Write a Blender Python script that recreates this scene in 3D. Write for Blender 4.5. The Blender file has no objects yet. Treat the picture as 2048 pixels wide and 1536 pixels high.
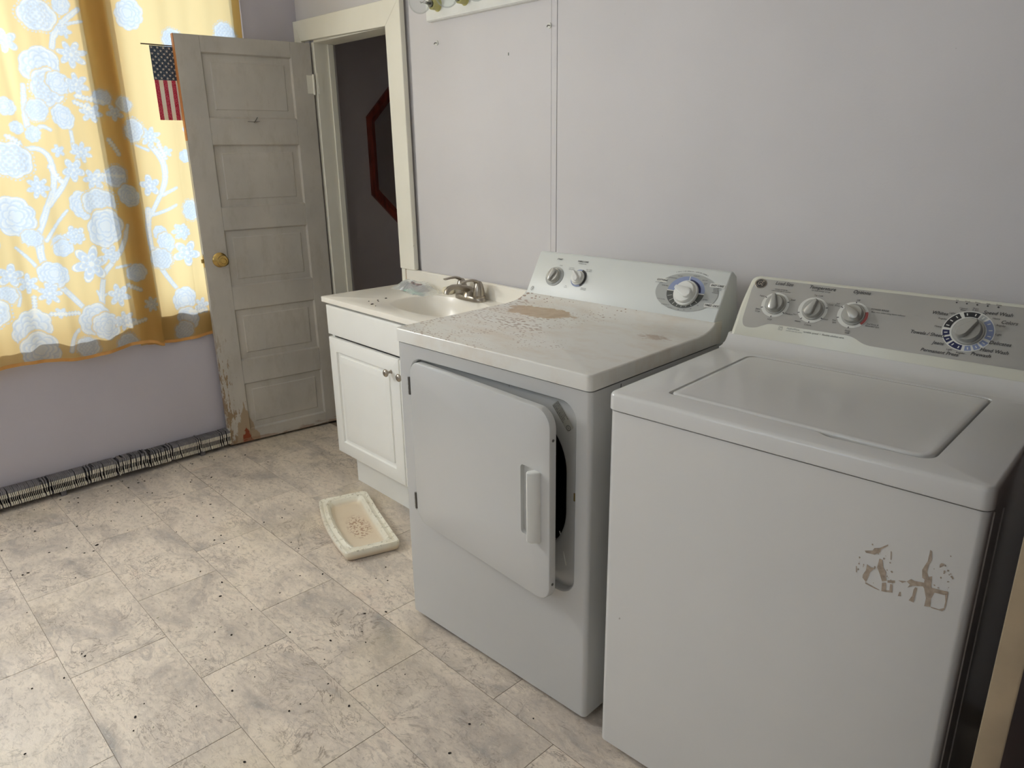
import bpy, bmesh, math, random
import numpy as np
from mathutils import Matrix, Vector
random.seed(7); rng = np.random.RandomState(5)
R = math.radians
S = bpy.context.scene
C = S.collection

# ---------------------------------------------------------------- camera, world, sun, exposure
cd = bpy.data.cameras.new('camera'); cam = bpy.data.objects.new('camera', cd); C.objects.link(cam); S.camera = cam
F, YAW, PIT, ROL = 1452.303, 0.8038087, 0.3117132, -0.0130965
fw = Vector((-math.sin(YAW)*math.cos(PIT), math.cos(YAW)*math.cos(PIT), -math.sin(PIT)))
r0 = Vector((math.cos(YAW), math.sin(YAW), 0)); u0 = r0.cross(fw)
rr = r0*math.cos(ROL)+u0*math.sin(ROL); uu = -r0*math.sin(ROL)+u0*math.cos(ROL)
m = Matrix((rr, uu, -fw)).transposed().to_4x4(); m.translation = (3.446444, -1.927154, 1.393826)
cam.matrix_world = m
cd.sensor_width = 36; cd.lens = F*36/2048; cd.clip_start = .02
w = bpy.data.worlds.new('world'); S.world = w; w.use_nodes = True
bg = w.node_tree.nodes['Background']; bg.inputs[0].default_value = (.72, .86, 1, 1); bg.inputs[1].default_value = 2.3
sd = bpy.data.lights.new('sun', 'SUN'); sun = bpy.data.objects.new('sun', sd); C.objects.link(sun)
sd.energy = 3.6; sd.angle = R(1.5); sd.color = (1, .95, .86)
sun.rotation_euler = Vector((.66, -.23, -.66)).to_track_quat('-Z', 'Y').to_euler()
def area(name, loc, d, sx, sy, e, col):
    l = bpy.data.lights.new(name, 'AREA'); l.shape = 'RECTANGLE'; l.size = sx; l.size_y = sy; l.energy = e; l.color = col
    o = bpy.data.objects.new(name, l); C.objects.link(o); o.location = loc
    o.rotation_euler = Vector(d).to_track_quat('-Z', 'Z').to_euler(); return o
area('added_side_key', (-.015, -1.985, 1.76), (1, .0, -.02), .50, 1.1, 60, (.97, .985, 1))  # unseen key lamp, added where the curtain stops, to strengthen the light from its side
area('daylight_front_window', (2.0, -3.80, 1.72), (0, 1, -.12), 1.5, 1.0, 2.4, (.96, .96, 1))
S.view_settings.view_transform = 'Standard'; S.view_settings.look = 'None'
S.view_settings.exposure = .09; S.view_settings.gamma = 1; S.view_settings.use_curve_mapping = False
S.cycles.use_denoising = True; S.cycles.max_bounces = 10; S.cycles.diffuse_bounces = 5
S.cycles.sample_clamp_indirect = 6

# ---------------------------------------------------------------- helpers
def srgb(r, g, b):
    f = lambda c: (c/255/12.92 if c/255 <= .04045 else ((c/255+.055)/1.055)**2.4)
    return (f(r), f(g), f(b), 1)
class NT:
    def __init__(s, name, col=(.5, .5, .5, 1), rough=.5, metal=0, spec=.5, coat=0):
        s.m = bpy.data.materials.new(name); s.m.use_nodes = True; s.t = s.m.node_tree
        s.b = s.t.nodes['Principled BSDF']; i = s.b.inputs
        i['Base Color'].default_value = col; i['Roughness'].default_value = rough; i['Metallic'].default_value = metal
        i['Specular IOR Level'].default_value = spec; i['Coat Weight'].default_value = coat
        s.m.diffuse_color = col
    def n(s, typ, **kw):
        x = s.t.nodes.new(typ)
        for k, v in kw.items():
            if k.startswith('i_'): x.inputs[k[2:].replace('_', ' ')].default_value = v
            else: setattr(x, k, v)
        return x
    def l(s, a, b): s.t.links.new(a, b)
    def co(s, kind='Object'):
        return s.n('ShaderNodeTexCoord').outputs[kind]
    def pos(s): return s.n('ShaderNodeNewGeometry').outputs['Position']
    def noise(s, vec, scale, detail=4, rough=.5, dist=0):
        x = s.n('ShaderNodeTexNoise'); x.inputs['Scale'].default_value = scale; x.inputs['Detail'].default_value = detail
        x.inputs['Roughness'].default_value = rough; x.inputs['Distortion'].default_value = dist
        if vec: s.l(vec, x.inputs['Vector'])
        return x.outputs['Fac']
    def ramp(s, fac, *st):
        x = s.n('ShaderNodeValToRGB'); e = x.color_ramp.elements
        while len(e) < len(st): e.new(.5)
        for q, (p, c) in zip(e, st):
            q.position = p; q.color = c if isinstance(c, tuple) else (c, c, c, 1)
        s.l(fac, x.inputs[0]); return x.outputs[0]
    def math(s, op, a, b=0., c=None):
        x = s.n('ShaderNodeMath'); x.operation = op
        for k, v in enumerate((a, b, c)):
            if v is None: continue
            if isinstance(v, (int, float)): x.inputs[k].default_value = v
            else: s.l(v, x.inputs[k])
        return x.outputs[0]
    def mix(s, f, a, b, mode='MIX'):
        x = s.n('ShaderNodeMix'); x.data_type = 'RGBA'; x.blend_type = mode
        for k, v in ((0, f), (6, a), (7, b)):
            if isinstance(v, (int, float, tuple)): x.inputs[k].default_value = v
            else: s.l(v, x.inputs[k])
        return x.outputs[2]
    def sep(s, v):
        x = s.n('ShaderNodeSeparateXYZ'); s.l(v, x.inputs[0]); return x.outputs
    def mp(s, v, scale=(1, 1, 1), loc=(0, 0, 0), rot=(0, 0, 0)):
        x = s.n('ShaderNodeMapping'); x.inputs['Scale'].default_value = scale; x.inputs['Location'].default_value = loc
        x.inputs['Rotation'].default_value = rot; s.l(v, x.inputs[0]); return x.outputs[0]
    def bump(s, h, strength=.2, dist=.01):
        x = s.n('ShaderNodeBump'); x.inputs['Strength'].default_value = strength; x.inputs['Distance'].default_value = dist
        s.l(h, x.inputs['Height']); s.l(x.outputs[0], s.b.inputs['Normal'])
    def col(s, c): s.l(c, s.b.inputs['Base Color']); return s
def plain(name, rgb, rough=.5, metal=0, spec=.5, var=.04, sc=9, coat=0):
    t = NT(name, srgb(*rgb), rough, metal, spec, coat); c = srgb(*rgb)
    d = tuple(x*(1-var*2) for x in c[:3])+(1,)
    t.col(t.ramp(t.noise(t.co(), sc, 5), (.3, d), (.7, c))); return t.m
def mesh_obj(name, bm, mat, parent=None, smooth=None, **props):
    me = bpy.data.meshes.new(name); bmesh.ops.recalc_face_normals(bm, faces=bm.faces[:]) if props.pop('recalc', True) else None
    bm.to_mesh(me); bm.free()
    if smooth is not None:
        me.polygons.foreach_set('use_smooth', [True]*len(me.polygons))
        me.set_sharp_from_angle(angle=R(smooth))
    for x in (mat if isinstance(mat, (list, tuple)) else [mat]): me.materials.append(x)
    o = bpy.data.objects.new(name, me); C.objects.link(o)
    if parent: o.parent = parent
    for k, v in props.items(): o[k] = v
    return o
def thing(name, label, cat, loc=(0, 0, 0), rz=0, group=None):
    o = bpy.data.objects.new(name, None); C.objects.link(o); o.location = loc; o.rotation_euler = (0, 0, rz)
    o.empty_display_size = .05; o['label'] = label; o['category'] = cat
    if group: o['group'] = group
    return o
def struct(name, label, loc=(0, 0, 0), rz=0):
    o = bpy.data.objects.new(name, None); C.objects.link(o); o.location = loc; o.rotation_euler = (0, 0, rz)
    o['kind'] = 'structure'; o['label'] = label; return o
def setk(o, label): o['kind'] = 'structure'; o['label'] = label; return o
def box(bm, x0, x1, y0, y1, z0, z1, bev=0, seg=2, M=None):
    vs = [bm.verts.new(p) for p in ((x0,y0,z0),(x1,y0,z0),(x1,y1,z0),(x0,y1,z0),(x0,y0,z1),(x1,y0,z1),(x1,y1,z1),(x0,y1,z1))]
    fs = [bm.faces.new([vs[i] for i in f]) for f in ((3,2,1,0),(4,5,6,7),(0,1,5,4),(1,2,6,5),(2,3,7,6),(3,0,4,7))]
    if bev:
        es = list({e for f in fs for e in f.edges})
        res = bmesh.ops.bevel(bm, geom=es, offset=bev, segments=seg, affect='EDGES', profile=.5)
        vs = list({v for f in res['faces'] for v in f.verts} | {v for v in vs if v.is_valid})
    if M is not None: bmesh.ops.transform(bm, matrix=M, verts=[v for v in vs if v.is_valid])
    return vs
def B(*a, **k):
    bm = bmesh.new(); box(bm, *a, **k); return bm
def bevel_sharp(bm, wd, seg=2, ang=30):
    es = [e for e in bm.edges if len(e.link_faces) == 2 and e.calc_face_angle(0) > R(ang)]
    bmesh.ops.bevel(bm, geom=es, offset=wd, segments=seg, affect='EDGES', profile=.5)
def prism(bm, pts, fn0, fn1):
    """closed solid between two copies of a 2-D outline, fn0/fn1 map (a,b)->xyz"""
    a = [bm.verts.new(fn0(p)) for p in pts]; b = [bm.verts.new(fn1(p)) for p in pts]; n = len(pts)
    bm.faces.new(a); bm.faces.new(b[::-1])
    for i in range(n): bm.faces.new((a[i], b[i], b[(i+1) % n], a[(i+1) % n]))
def rrect(x0, x1, y0, y1, r, n=6):
    if not isinstance(r, (list, tuple)): r = [r]*4
    out = []
    for (cx, cy, a0, q) in ((x1, y1, 0, r[0]), (x0, y1, 90, r[1]), (x0, y0, 180, r[2]), (x1, y0, 270, r[3])):
        ccx = cx-q if cx == x1 else cx+q; ccy = cy-q if cy == y1 else cy+q
        for i in range(n+1):
            t = R(a0+90*i/n); out.append((ccx+q*math.cos(t), ccy+q*math.sin(t)))
    return out
def roundpoly(pts, rad, n=5):
    out = []; N = len(pts)
    for i, p in enumerate(pts):
        r = rad[i] if isinstance(rad, (list, tuple)) else rad
        a = Vector(pts[i-1])-Vector(p); b = Vector(pts[(i+1) % N])-Vector(p)
        r = min(r, a.length*.49, b.length*.49); a.normalize(); b.normalize()
        A = Vector(p)+a*r; D = Vector(p)+b*r; P = Vector(p)
        if r < 1e-5: out.append(tuple(P)); continue
        for k in range(n+1):
            t = k/n; q = A*(1-t)**2+P*2*t*(1-t)+D*t*t; out.append(tuple(q))
    return out
def plate_hole(bm, outer, inner, fn):
    vo = [bm.verts.new(fn(p)) for p in outer]; vi = [bm.verts.new(fn(p)) for p in inner]; es = []
    for L in (vo, vi):
        for i in range(len(L)): es.append(bm.edges.new((L[i], L[(i+1) % len(L)])))
    bmesh.ops.triangle_fill(bm, use_beauty=True, edges=es)
    return vo, vi
def strip(bm, A, Bv):
    n = len(A)
    for i in range(n): bm.faces.new((A[i], A[(i+1) % n], Bv[(i+1) % n], Bv[i]))
def loop(bm, pts, fn): return [bm.verts.new(fn(p)) for p in pts]
def lathe(bm, prof, M=Matrix(), n=24, cap=True, ribs=None):
    rings = []
    for (r, z) in prof:
        if r < 1e-6: rings.append([bm.verts.new(M @ Vector((0, 0, z)))]); continue
        rings.append([bm.verts.new(M @ Vector((r*(ribs(i) if ribs else 1)*math.cos(2*math.pi*i/n), r*(ribs(i) if ribs else 1)*math.sin(2*math.pi*i/n), z))) for i in range(n)])
    for a, b in zip(rings, rings[1:]):
        for i in range(n):
            j = (i+1) % n
            if len(a) == 1 and len(b) == 1: continue
            if len(a) == 1: bm.faces.new((a[0], b[i], b[j]))
            elif len(b) == 1: bm.faces.new((a[i], a[j], b[0]))
            else: bm.faces.new((a[i], a[j], b[j], b[i]))
    if cap:
        for q in (rings[0], rings[-1]):
            if len(q) > 2: bm.faces.new(q)
def tube(bm, pts, rad, n=10, flat=1.0):
    pts = [Vector(p) for p in pts]; rings = []
    for i, p in enumerate(pts):
        d = (pts[min(i+1, len(pts)-1)]-pts[max(i-1, 0)]).normalized()
        a = d.cross(Vector((0, 0, 1)));  a = a.normalized() if a.length > .05 else Vector((1, 0, 0))
        b = a.cross(d); r = rad[i] if isinstance(rad, (list, tuple)) else rad
        rings.append([bm.verts.new(p+a*r*math.cos(2*math.pi*k/n)+b*r*flat*math.sin(2*math.pi*k/n)) for k in range(n)])
    for A, Bq in zip(rings, rings[1:]): strip(bm, A, Bq)
    bm.faces.new(rings[0]); bm.faces.new(rings[-1][::-1])
def text(bm, body, size, M, align='CENTER', shear=0, wx=1, bold=0):
    cu = bpy.data.curves.new('t', 'FONT'); cu.body = body; cu.size = size; cu.align_x = align; cu.align_y = 'CENTER'; cu.shear = shear
    cu.resolution_u = 2; cu.offset = bold
    o = bpy.data.objects.new('t', cu); C.objects.link(o)
    dg = bpy.context.evaluated_depsgraph_get(); me = bpy.data.meshes.new_from_object(o.evaluated_get(dg))
    me.transform(M @ Matrix.Diagonal((wx, 1, 1, 1))); bm.from_mesh(me)
    bpy.data.objects.remove(o); bpy.data.curves.remove(cu); bpy.data.meshes.remove(me)
def ring(bm, cx, cy, rx0, ry0, rx1, ry1, M, z=.0004, a0=0, a1=360, n=None):
    n = n or max(3, int(abs(a1-a0)/6)); V = []
    for i in range(n+1):
        t = R(a0+(a1-a0)*i/n); V.append((bm.verts.new(M @ Vector((cx+rx0*math.cos(t), cy+ry0*math.sin(t), z))), bm.verts.new(M @ Vector((cx+rx1*math.cos(t), cy+ry1*math.sin(t), z)))))
    for a, b in zip(V, V[1:]): bm.faces.new((a[0], a[1], b[1], b[0]))
def poly(bm, pts, M, z=.0004):
    bm.faces.new([bm.verts.new(M @ Vector((p[0], p[1], z))) for p in pts])

# ---------------------------------------------------------------- materials
def wall_mat(name, rgb):
    t = NT(name, srgb(*rgb), .62, spec=.3); c = srgb(*rgb); p = t.pos()
    d = tuple(x*.93 for x in c[:3])+(1,)
    base = t.ramp(t.noise(p, 1.7, 6), (.35, d), (.65, c))
    sp = t.ramp(t.noise(p, 60, 2), (.78, 0.), (.80, .35))
    t.col(t.mix(sp, base, srgb(140, 132, 130))); t.bump(t.noise(p, 190, 3), .12, .002); return t.m
M_wall = wall_mat('lavender_wall_paint', (214, 211, 211))
M_wall_left = wall_mat('lilac_wall_paint', (198, 193, 200))
M_hall = wall_mat('hall_wall_paint', (204, 196, 198))
M_ceil = plain('ceiling_white', (240, 239, 236), .8)
def paint_mat():
    t = NT('old_cream_paint', srgb(240, 236, 220), .42, spec=.45); p = t.co()
    c = t.ramp(t.noise(p, 3.0, 6), (.3, srgb(234, 230, 214)), (.7, srgb(246, 243, 229)))
    ck = t.ramp(t.noise(t.mp(p, (1, 1, .5)), 34, 4, .6), (.755, 0.), (.775, 1.))
    t.col(t.mix(ck, c, srgb(150, 135, 110))); t.bump(t.noise(p, 40, 4), .12, .003); return t.m
M_trim = paint_mat()
def door_mat():
    t = NT('chipped_door_paint', srgb(205, 197, 176), .5, spec=.4); p = t.co(); x, y, z = t.sep(p)
    base = t.ramp(t.noise(p, 4, 6), (.3, srgb(180, 175, 166)), (.7, srgb(200, 194, 183)))
    dirt = t.ramp(t.noise(t.mp(p, (3, 3, 1.2)), 5, 6, .7), (.5, 0.), (.8, .45))
    base = t.mix(dirt, base, srgb(150, 140, 120))
    # chips: near free edge low down
    nz = t.noise(t.mp(p, (60, 20, 16)), 1, 5, .65)
    e = t.math('SUBTRACT', .62, t.math('MULTIPLY', x, 6.0)); e = t.math('SUBTRACT', e, t.math('MULTIPLY', z, .52))
    chip = t.ramp(t.math('ADD', nz, t.math('MULTIPLY', e, .34)), (.645, 0.), (.655, 1.))
    chip = t.math('MULTIPLY', chip, t.ramp(z, (.42, 1.), (.62, 0.)))
    # large bare triangle by the bottom corner
    d1 = t.math('ADD', t.math('MULTIPLY', t.math('ABSOLUTE', t.math('SUBTRACT', x, .085)), 5.), t.math('MULTIPLY', z, 1.55))
    bare = t.ramp(t.math('ADD', d1, t.math('MULTIPLY', t.noise(t.mp(p, (50, 50, 14)), 1, 4), .22)), (.44, 1.), (.455, 0.))
    bot = t.ramp(t.math('ADD', z, t.math('MULTIPLY', t.noise(t.mp(p, (14, 14, 60)), 1, 4), .11)), (.072, 1.), (.08, 0.))
    c = t.mix(chip, base, srgb(150, 128, 100)); c = t.mix(bare, c, srgb(168, 148, 122))
    red = t.ramp(t.math('ADD', d1, t.math('MULTIPLY', t.noise(t.mp(p, (40, 40, 30)), 1, 4), .2)), (.24, 1.), (.26, 0.))
    c = t.mix(red, c, srgb(140, 66, 38)); c = t.mix(t.math('MULTIPLY', bot, .6), c, srgb(150, 118, 92))
    t.col(c); t.bump(t.noise(t.mp(p, (60, 60, 8)), 1, 4), .18, .002); return t.m
M_door = door_mat()
M_rawwood = NT('bare_orange_wood', srgb(196, 128, 66), .6)
M_rawwood.col(M_rawwood.ramp(M_rawwood.noise(M_rawwood.mp(M_rawwood.co(), (60, 60, 5)), 1, 4), (.3, srgb(170, 104, 52)), (.7, srgb(214, 148, 84)))); M_rawwood = M_rawwood.m
def cherry():
    t = NT('dark_red_wood', srgb(70, 26, 20), .4)
    t.col(t.ramp(t.noise(t.mp(t.co(), (40, 40, 6)), 1, 5, .6, .6), (.3, srgb(96, 38, 30)), (.7, srgb(150, 66, 50)))); return t.m
M_cherry = cherry()
M_dark = plain('dark_gap', (26, 24, 23), .9)
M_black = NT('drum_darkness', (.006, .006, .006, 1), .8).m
def enamel(name, rgb, dirt=0, rough=.22):
    t = NT(name, srgb(*rgb), rough, spec=.5, coat=.15); p = t.co(); c = srgb(*rgb)
    base = t.ramp(t.noise(p, 2.5, 4), (.35, tuple(x*.97 for x in c[:3])+(1,)), (.65, c))
    sp = t.ramp(t.noise(p, 33, 2, .4), (.80, 0.), (.81, .7))
    t.col(t.mix(sp, base, srgb(120, 108, 96))); t.bump(t.noise(p, 420, 2), .035, .0006)
    return t
M_en = enamel('appliance_white_enamel', (195, 195, 192)).m
M_en_w = enamel('washer_white_enamel', (212, 211, 207), rough=.2).m
def top_mat():
    t = enamel('stained_dryer_top', (228, 226, 218), rough=.33); p = t.co(); x, y, z = t.sep(p)
    base = t.b.inputs['Base Color'].links[0].from_socket
    haze = t.ramp(t.noise(t.mp(p, (1, 2, 1)), 7, 6, .65), (.45, 0.), (.70, .6))
    flat = t.ramp(z, (.9285, 0.), (.9295, 1.)) if False else 1.0
    c = t.mix(haze, base, srgb(212, 198, 178))
    # rust puddle at the back left
    dx = t.math('MULTIPLY', t.math('SUBTRACT', x, .165), 7.2); dy = t.math('MULTIPLY', t.math('SUBTRACT', y, .405), 15.)
    q = t.math('SQRT', t.math('ADD', t.math('MULTIPLY', dx, dx), t.math('MULTIPLY', dy, dy)))
    q = t.math('ADD', q, t.math('MULTIPLY', t.math('SUBTRACT', t.noise(p, 22, 4, .6), .5), 1.1))
    pud = t.ramp(q, (.85, 1.), (.93, 0.)); pin = t.ramp(t.noise(p, 30, 3), (.35, srgb(176, 146, 108)), (.7, srgb(196, 172, 138)))
    # scattered stretched flecks, thick behind and at left
    v = t.n('ShaderNodeTexVoronoi'); v.voronoi_dimensions = '2D'; v.inputs['Scale'].default_value = 1; t.l(t.mp(p, (58, 105, 1), rot=(0, 0, .3)), v.inputs['Vector'])
    dm = t.math('ADD', t.math('MULTIPLY', t.noise(p, 7, 3), 1.0), t.math('MULTIPLY', x, -.55))
    spk = t.math('LESS_THAN', v.outputs['Distance'], t.math('MULTIPLY', t.math('SUBTRACT', dm, .24), 1.15))
    keep = t.math('GREATER_THAN', t.sep(v.outputs['Color'])[0], .45)
    f1 = t.math('MULTIPLY', t.math('MULTIPLY', t.math('MULTIPLY', spk, keep), .8), t.math('GREATER_THAN', z, .9285))
    # second smear on the right
    dx2 = t.math('MULTIPLY', t.math('SUBTRACT', x, .60), 9.); dy2 = t.math('MULTIPLY', t.math('SUBTRACT', y, .37), 16.)
    q2 = t.math('ADD', t.math('SQRT', t.math('ADD', t.math('MULTIPLY', dx2, dx2), t.math('MULTIPLY', dy2, dy2))), t.math('MULTIPLY', t.noise(t.mp(p, (40, 80, 1)), 1, 5, .7), 1.6))
    sm = t.ramp(t.math('MULTIPLY', q2, .5), (.5, .7), (.62, 0.))
    c = t.mix(f1, c, srgb(150, 118, 92)); c = t.mix(sm, c, srgb(178, 150, 122)); c = t.mix(pud, c, pin)
    t.col(c); return t.m
M_dtop = top_mat()
M_cons_d = plain('dryer_console_white', (216, 219, 214), .38, var=.015)
M_cons_w = plain('washer_console_cream', (214, 213, 198), .3, var=.01, coat=.2)
def fascia():
    t = NT('silver_fascia', srgb(168, 166, 160), .45, .25); t.col(t.ramp(t.noise(t.co(), 5, 4), (.3, srgb(164, 162, 155)), (.7, srgb(176, 174, 168)))); return t.m
M_fascia = fascia()
M_knob_g = plain('silver_knob_plastic', (176, 175, 168), .28, .35, var=.02)
M_knob_w = plain('white_knob_plastic', (226, 226, 220), .3, var=.01)
M_ink = NT('dark_print', srgb(62, 62, 62), .6).m
M_inklite = NT('grey_print', srgb(120, 120, 118), .6).m
M_pgrey = NT('print_grey', srgb(166, 168, 164), .5).m
M_pdark = NT('print_charcoal', srgb(74, 76, 72), .5).m
M_pnavy = NT('print_navy', srgb(26, 32, 76), .5).m
M_pblack = NT('print_black', srgb(34, 34, 36), .5).m
M_pblue = NT('print_light_blue', srgb(134, 146, 178), .5).m
M_pwhite = NT('print_white', srgb(214, 214, 206), .5).m
M_pred = NT('print_red', srgb(172, 84, 80), .5).m
M_cab = plain('white_thermofoil', (246, 246, 240), .3, var=.012)
M_marble = plain('cultured_marble', (249, 244, 232), .3, var=.03, sc=5, coat=.1)
def nickel():
    t = NT('brushed_nickel', srgb(168, 160, 148), .3, 1.0); return t.m
M_nickel = nickel()
M_brass = NT('worn_brass', srgb(190, 160, 96), .27, 1.0).m
M_brassp = plain('yellowed_socket', (190, 184, 120), .45)
M_steel = plain('screw_steel', (120, 118, 112), .4, .8)
def glassm(name, rough=0., col=(1, 1, 1, 1)):
    t = NT(name, col, rough); t.b.inputs['Transmission Weight'].default_value = 1; t.b.inputs['IOR'].default_value = 1.45; return t.m
M_glass = glassm('clear_glass')
def thin_pane():
    m = bpy.data.materials.new('window_glass'); m.use_nodes = True; t = m.node_tree; t.nodes.remove(t.nodes['Principled BSDF'])
    a = t.nodes.new('ShaderNodeBsdfTransparent'); b = t.nodes.new('ShaderNodeBsdfGlossy'); b.inputs['Roughness'].default_value = .02
    x = t.nodes.new('ShaderNodeMixShader'); x.inputs[0].default_value = .06
    t.links.new(a.outputs[0], x.inputs[1]); t.links.new(b.outputs[0], x.inputs[2]); t.links.new(x.outputs[0], t.nodes['Material Output'].inputs[0]); return m
M_pane = thin_pane()
def bulb_glass():
    m = bpy.data.materials.new('bulb_glass'); m.use_nodes = True; t = m.node_tree; t.nodes.remove(t.nodes['Principled BSDF'])
    a = t.nodes.new('ShaderNodeBsdfTransparent'); a.inputs[0].default_value = (.93, .95, .95, 1); b = t.nodes.new('ShaderNodeBsdfGlossy'); b.inputs['Roughness'].default_value = .02
    lw = t.nodes.new('ShaderNodeLayerWeight'); lw.inputs['Blend'].default_value = .12
    mm = t.nodes.new('ShaderNodeMath'); mm.operation = 'MULTIPLY'; mm.inputs[1].default_value = .45; t.links.new(lw.outputs['Fresnel'], mm.inputs[0])
    x = t.nodes.new('ShaderNodeMixShader'); t.links.new(mm.outputs[0], x.inputs[0])
    t.links.new(a.outputs[0], x.inputs[1]); t.links.new(b.outputs[0], x.inputs[2]); t.links.new(x.outputs[0], t.nodes['Material Output'].inputs[0]); return m
M_bulb = bulb_glass()
M_mirror = NT('mirror_silver', (.8, .8, .8, 1), .03, 1.0).m
def tile_mat():
    t = NT('stone_print_vinyl', srgb(186, 172, 156), .4, spec=.4); P = t.pos()
    oi = t.n('ShaderNodeObjectInfo'); off = t.n('ShaderNodeCombineXYZ'); t.l(t.math('MULTIPLY', oi.outputs['Random'], 37.), off.inputs[0]); t.l(t.math('MULTIPLY', oi.outputs['Random'], 91.), off.inputs[1])
    va = t.n('ShaderNodeVectorMath'); va.operation = 'ADD'; t.l(P, va.inputs[0]); t.l(off.outputs[0], va.inputs[1]); q = va.outputs[0]
    n1 = t.noise(t.mp(q, (1.0, 1.7, 1)), 3.6, 7, .62, .8)
    base = t.ramp(n1, (.28, srgb(160, 154, 148)), (.44, srgb(204, 192, 178)), (.58, srgb(226, 213, 196)), (.75, srgb(214, 196, 180)))
    n2 = t.noise(t.mp(q, (1.3, 3.2, 1), rot=(0, 0, .5)), 6.5, 8, .7, 1.6)
    base = t.mix(t.ramp(n2, (.30, .75), (.46, 0.)), base, srgb(170, 160, 152))
    base = t.mix(t.ramp(n2, (.58, 0.), (.72, .55)), base, srgb(236, 224, 204))
    n3 = t.noise(t.mp(q, (9, 22, 1), rot=(0, 0, .45)), 3, 6, .75, 1.0)
    base = t.mix(t.ramp(n3, (.32, .75), (.43, 0.)), base, srgb(146, 134, 124))
    n5 = t.noise(t.mp(q, (1, 1.7, 1), rot=(0, 0, .4)), 42, 8, .8, .6)
    base = t.mix(t.ramp(n5, (.34, .8), (.48, 0.)), base, srgb(168, 154, 140)); base = t.mix(t.ramp(n5, (.56, 0.), (.68, .6)), base, srgb(240, 230, 214))
    n6 = t.noise(t.mp(q, (1, 2.2, 1), rot=(0, 0, .5)), 11, 6, .6, 1.4); cr_ = t.ramp(t.math('ABSOLUTE', t.math('SUBTRACT', n6, .5)), (0., .8), (.008, .5), (.018, 0.))
    base = t.mix(t.math('MULTIPLY', cr_, t.ramp(t.noise(q, 4.3, 3), (.52, 0.), (.60, 1.))), base, srgb(138, 124, 112))
    n4 = t.noise(q, 5.2, 5, .55, 2.2)
    vein = t.ramp(t.math('ABSOLUTE', t.math('SUBTRACT', n4, .5)), (0., .75), (.006, .45), (.013, 0.))
    vm = t.ramp(t.noise(q, 2.1, 2), (.50, 0.), (.60, 1.))
    base = t.mix(t.math('MULTIPLY', vein, vm), base, srgb(122, 108, 96))
    yel = t.ramp(t.noise(P, 1.3, 3), (.55, 0.), (.7, .35)); base = t.mix(yel, base, srgb(214, 198, 162))
    hs = t.n('ShaderNodeHueSaturation'); t.l(base, hs.inputs['Color']); t.l(t.math('ADD', t.math('MULTIPLY', oi.outputs['Random'], .09), .95), hs.inputs['Value']); t.col(hs.outputs[0])
    t.bump(t.math('ADD', t.noise(P, 260, 3), t.math('MULTIPLY', n3, 1.5)), .22, .0012); return t.m
M_tile = tile_mat()
M_grout = plain('tile_joint', (138, 126, 112), .8)
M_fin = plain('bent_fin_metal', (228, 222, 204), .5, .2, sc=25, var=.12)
M_finback = plain('dark_fin_metal', (122, 118, 120), .6, .3, sc=25, var=.15)  # darker grey metal for fin plates and tops, pipe, back plate and brackets
M_paper = plain('label_paper', (170, 168, 158), .6)

# ---------------------------------------------------------------- room shell
X1, Y0, ZC = 3.9, -3.8, 2.42
DL, DRt, DT = .142, .752, 1.885        # doorway
# floor with vinyl tiles
fl = setk(mesh_obj('floor', B(-.15, X1+.1, Y0-.1, .14, -.12, -.0012), M_grout), 'grey beige stone print vinyl tile floor')
tw, tl = .2615, .515; offs = [1.232, 1.45, .595, .85]; k = 0
tile_meshes = {}
for j in range(15):
    y1 = .0-(j)*tw if False else -.87+tw*3-(j)*tw
    ya, yb = max(y1-tw, Y0), min(y1, 0.)
    if yb-ya < .01: continue
    o0 = offs[(j-2) % 4]; x = o0 % tl-tl
    while x < X1:
        xa, xb = max(x, 0.), min(x+tl, X1)
        if xb-xa > .01:
            key = (round(xb-xa, 3), round(yb-ya, 3))
            if key not in tile_meshes:
                bm = B(0, key[0]-.0016, 0, key[1]-.0016, -.002, 0., .0004, 1)
                o = mesh_obj('tile', bm, M_tile, fl); tile_meshes[key] = o.data
            else:
                o = bpy.data.objects.new('tile', tile_meshes[key]); C.objects.link(o); o.parent = fl
            o.location = (xa+.0008, ya+.0008, 0.)
        x += tl
# back wall: base layer and proud wallboards
bm = bmesh.new()
for a in ((-.15, DL-.012, .012, .12, 0, ZC), (DRt+.012, X1+.1, .012, .12, 0, ZC), (DL-.012, DRt+.012, .012, .12, DT+.012, ZC)): box(bm, *a)
wb = setk(mesh_obj('wall_back', bm, M_wall), 'lavender grey back wall behind the appliances')
for a in ((0, .10, 0, DT+.09), (0, .866, DT+.09, ZC), (.886, 1.6560, 0, ZC), (1.6825, X1, 0, ZC)):
    mesh_obj('wall_panel', B(a[0], a[1], 0, .0125, a[2], a[3], .001, 1), M_wall, wb)
mesh_obj('joint_strip', B(1.6573, 1.6812, -.0008, .0125, 0, ZC, .0012, 2), M_wall, wb)
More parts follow.
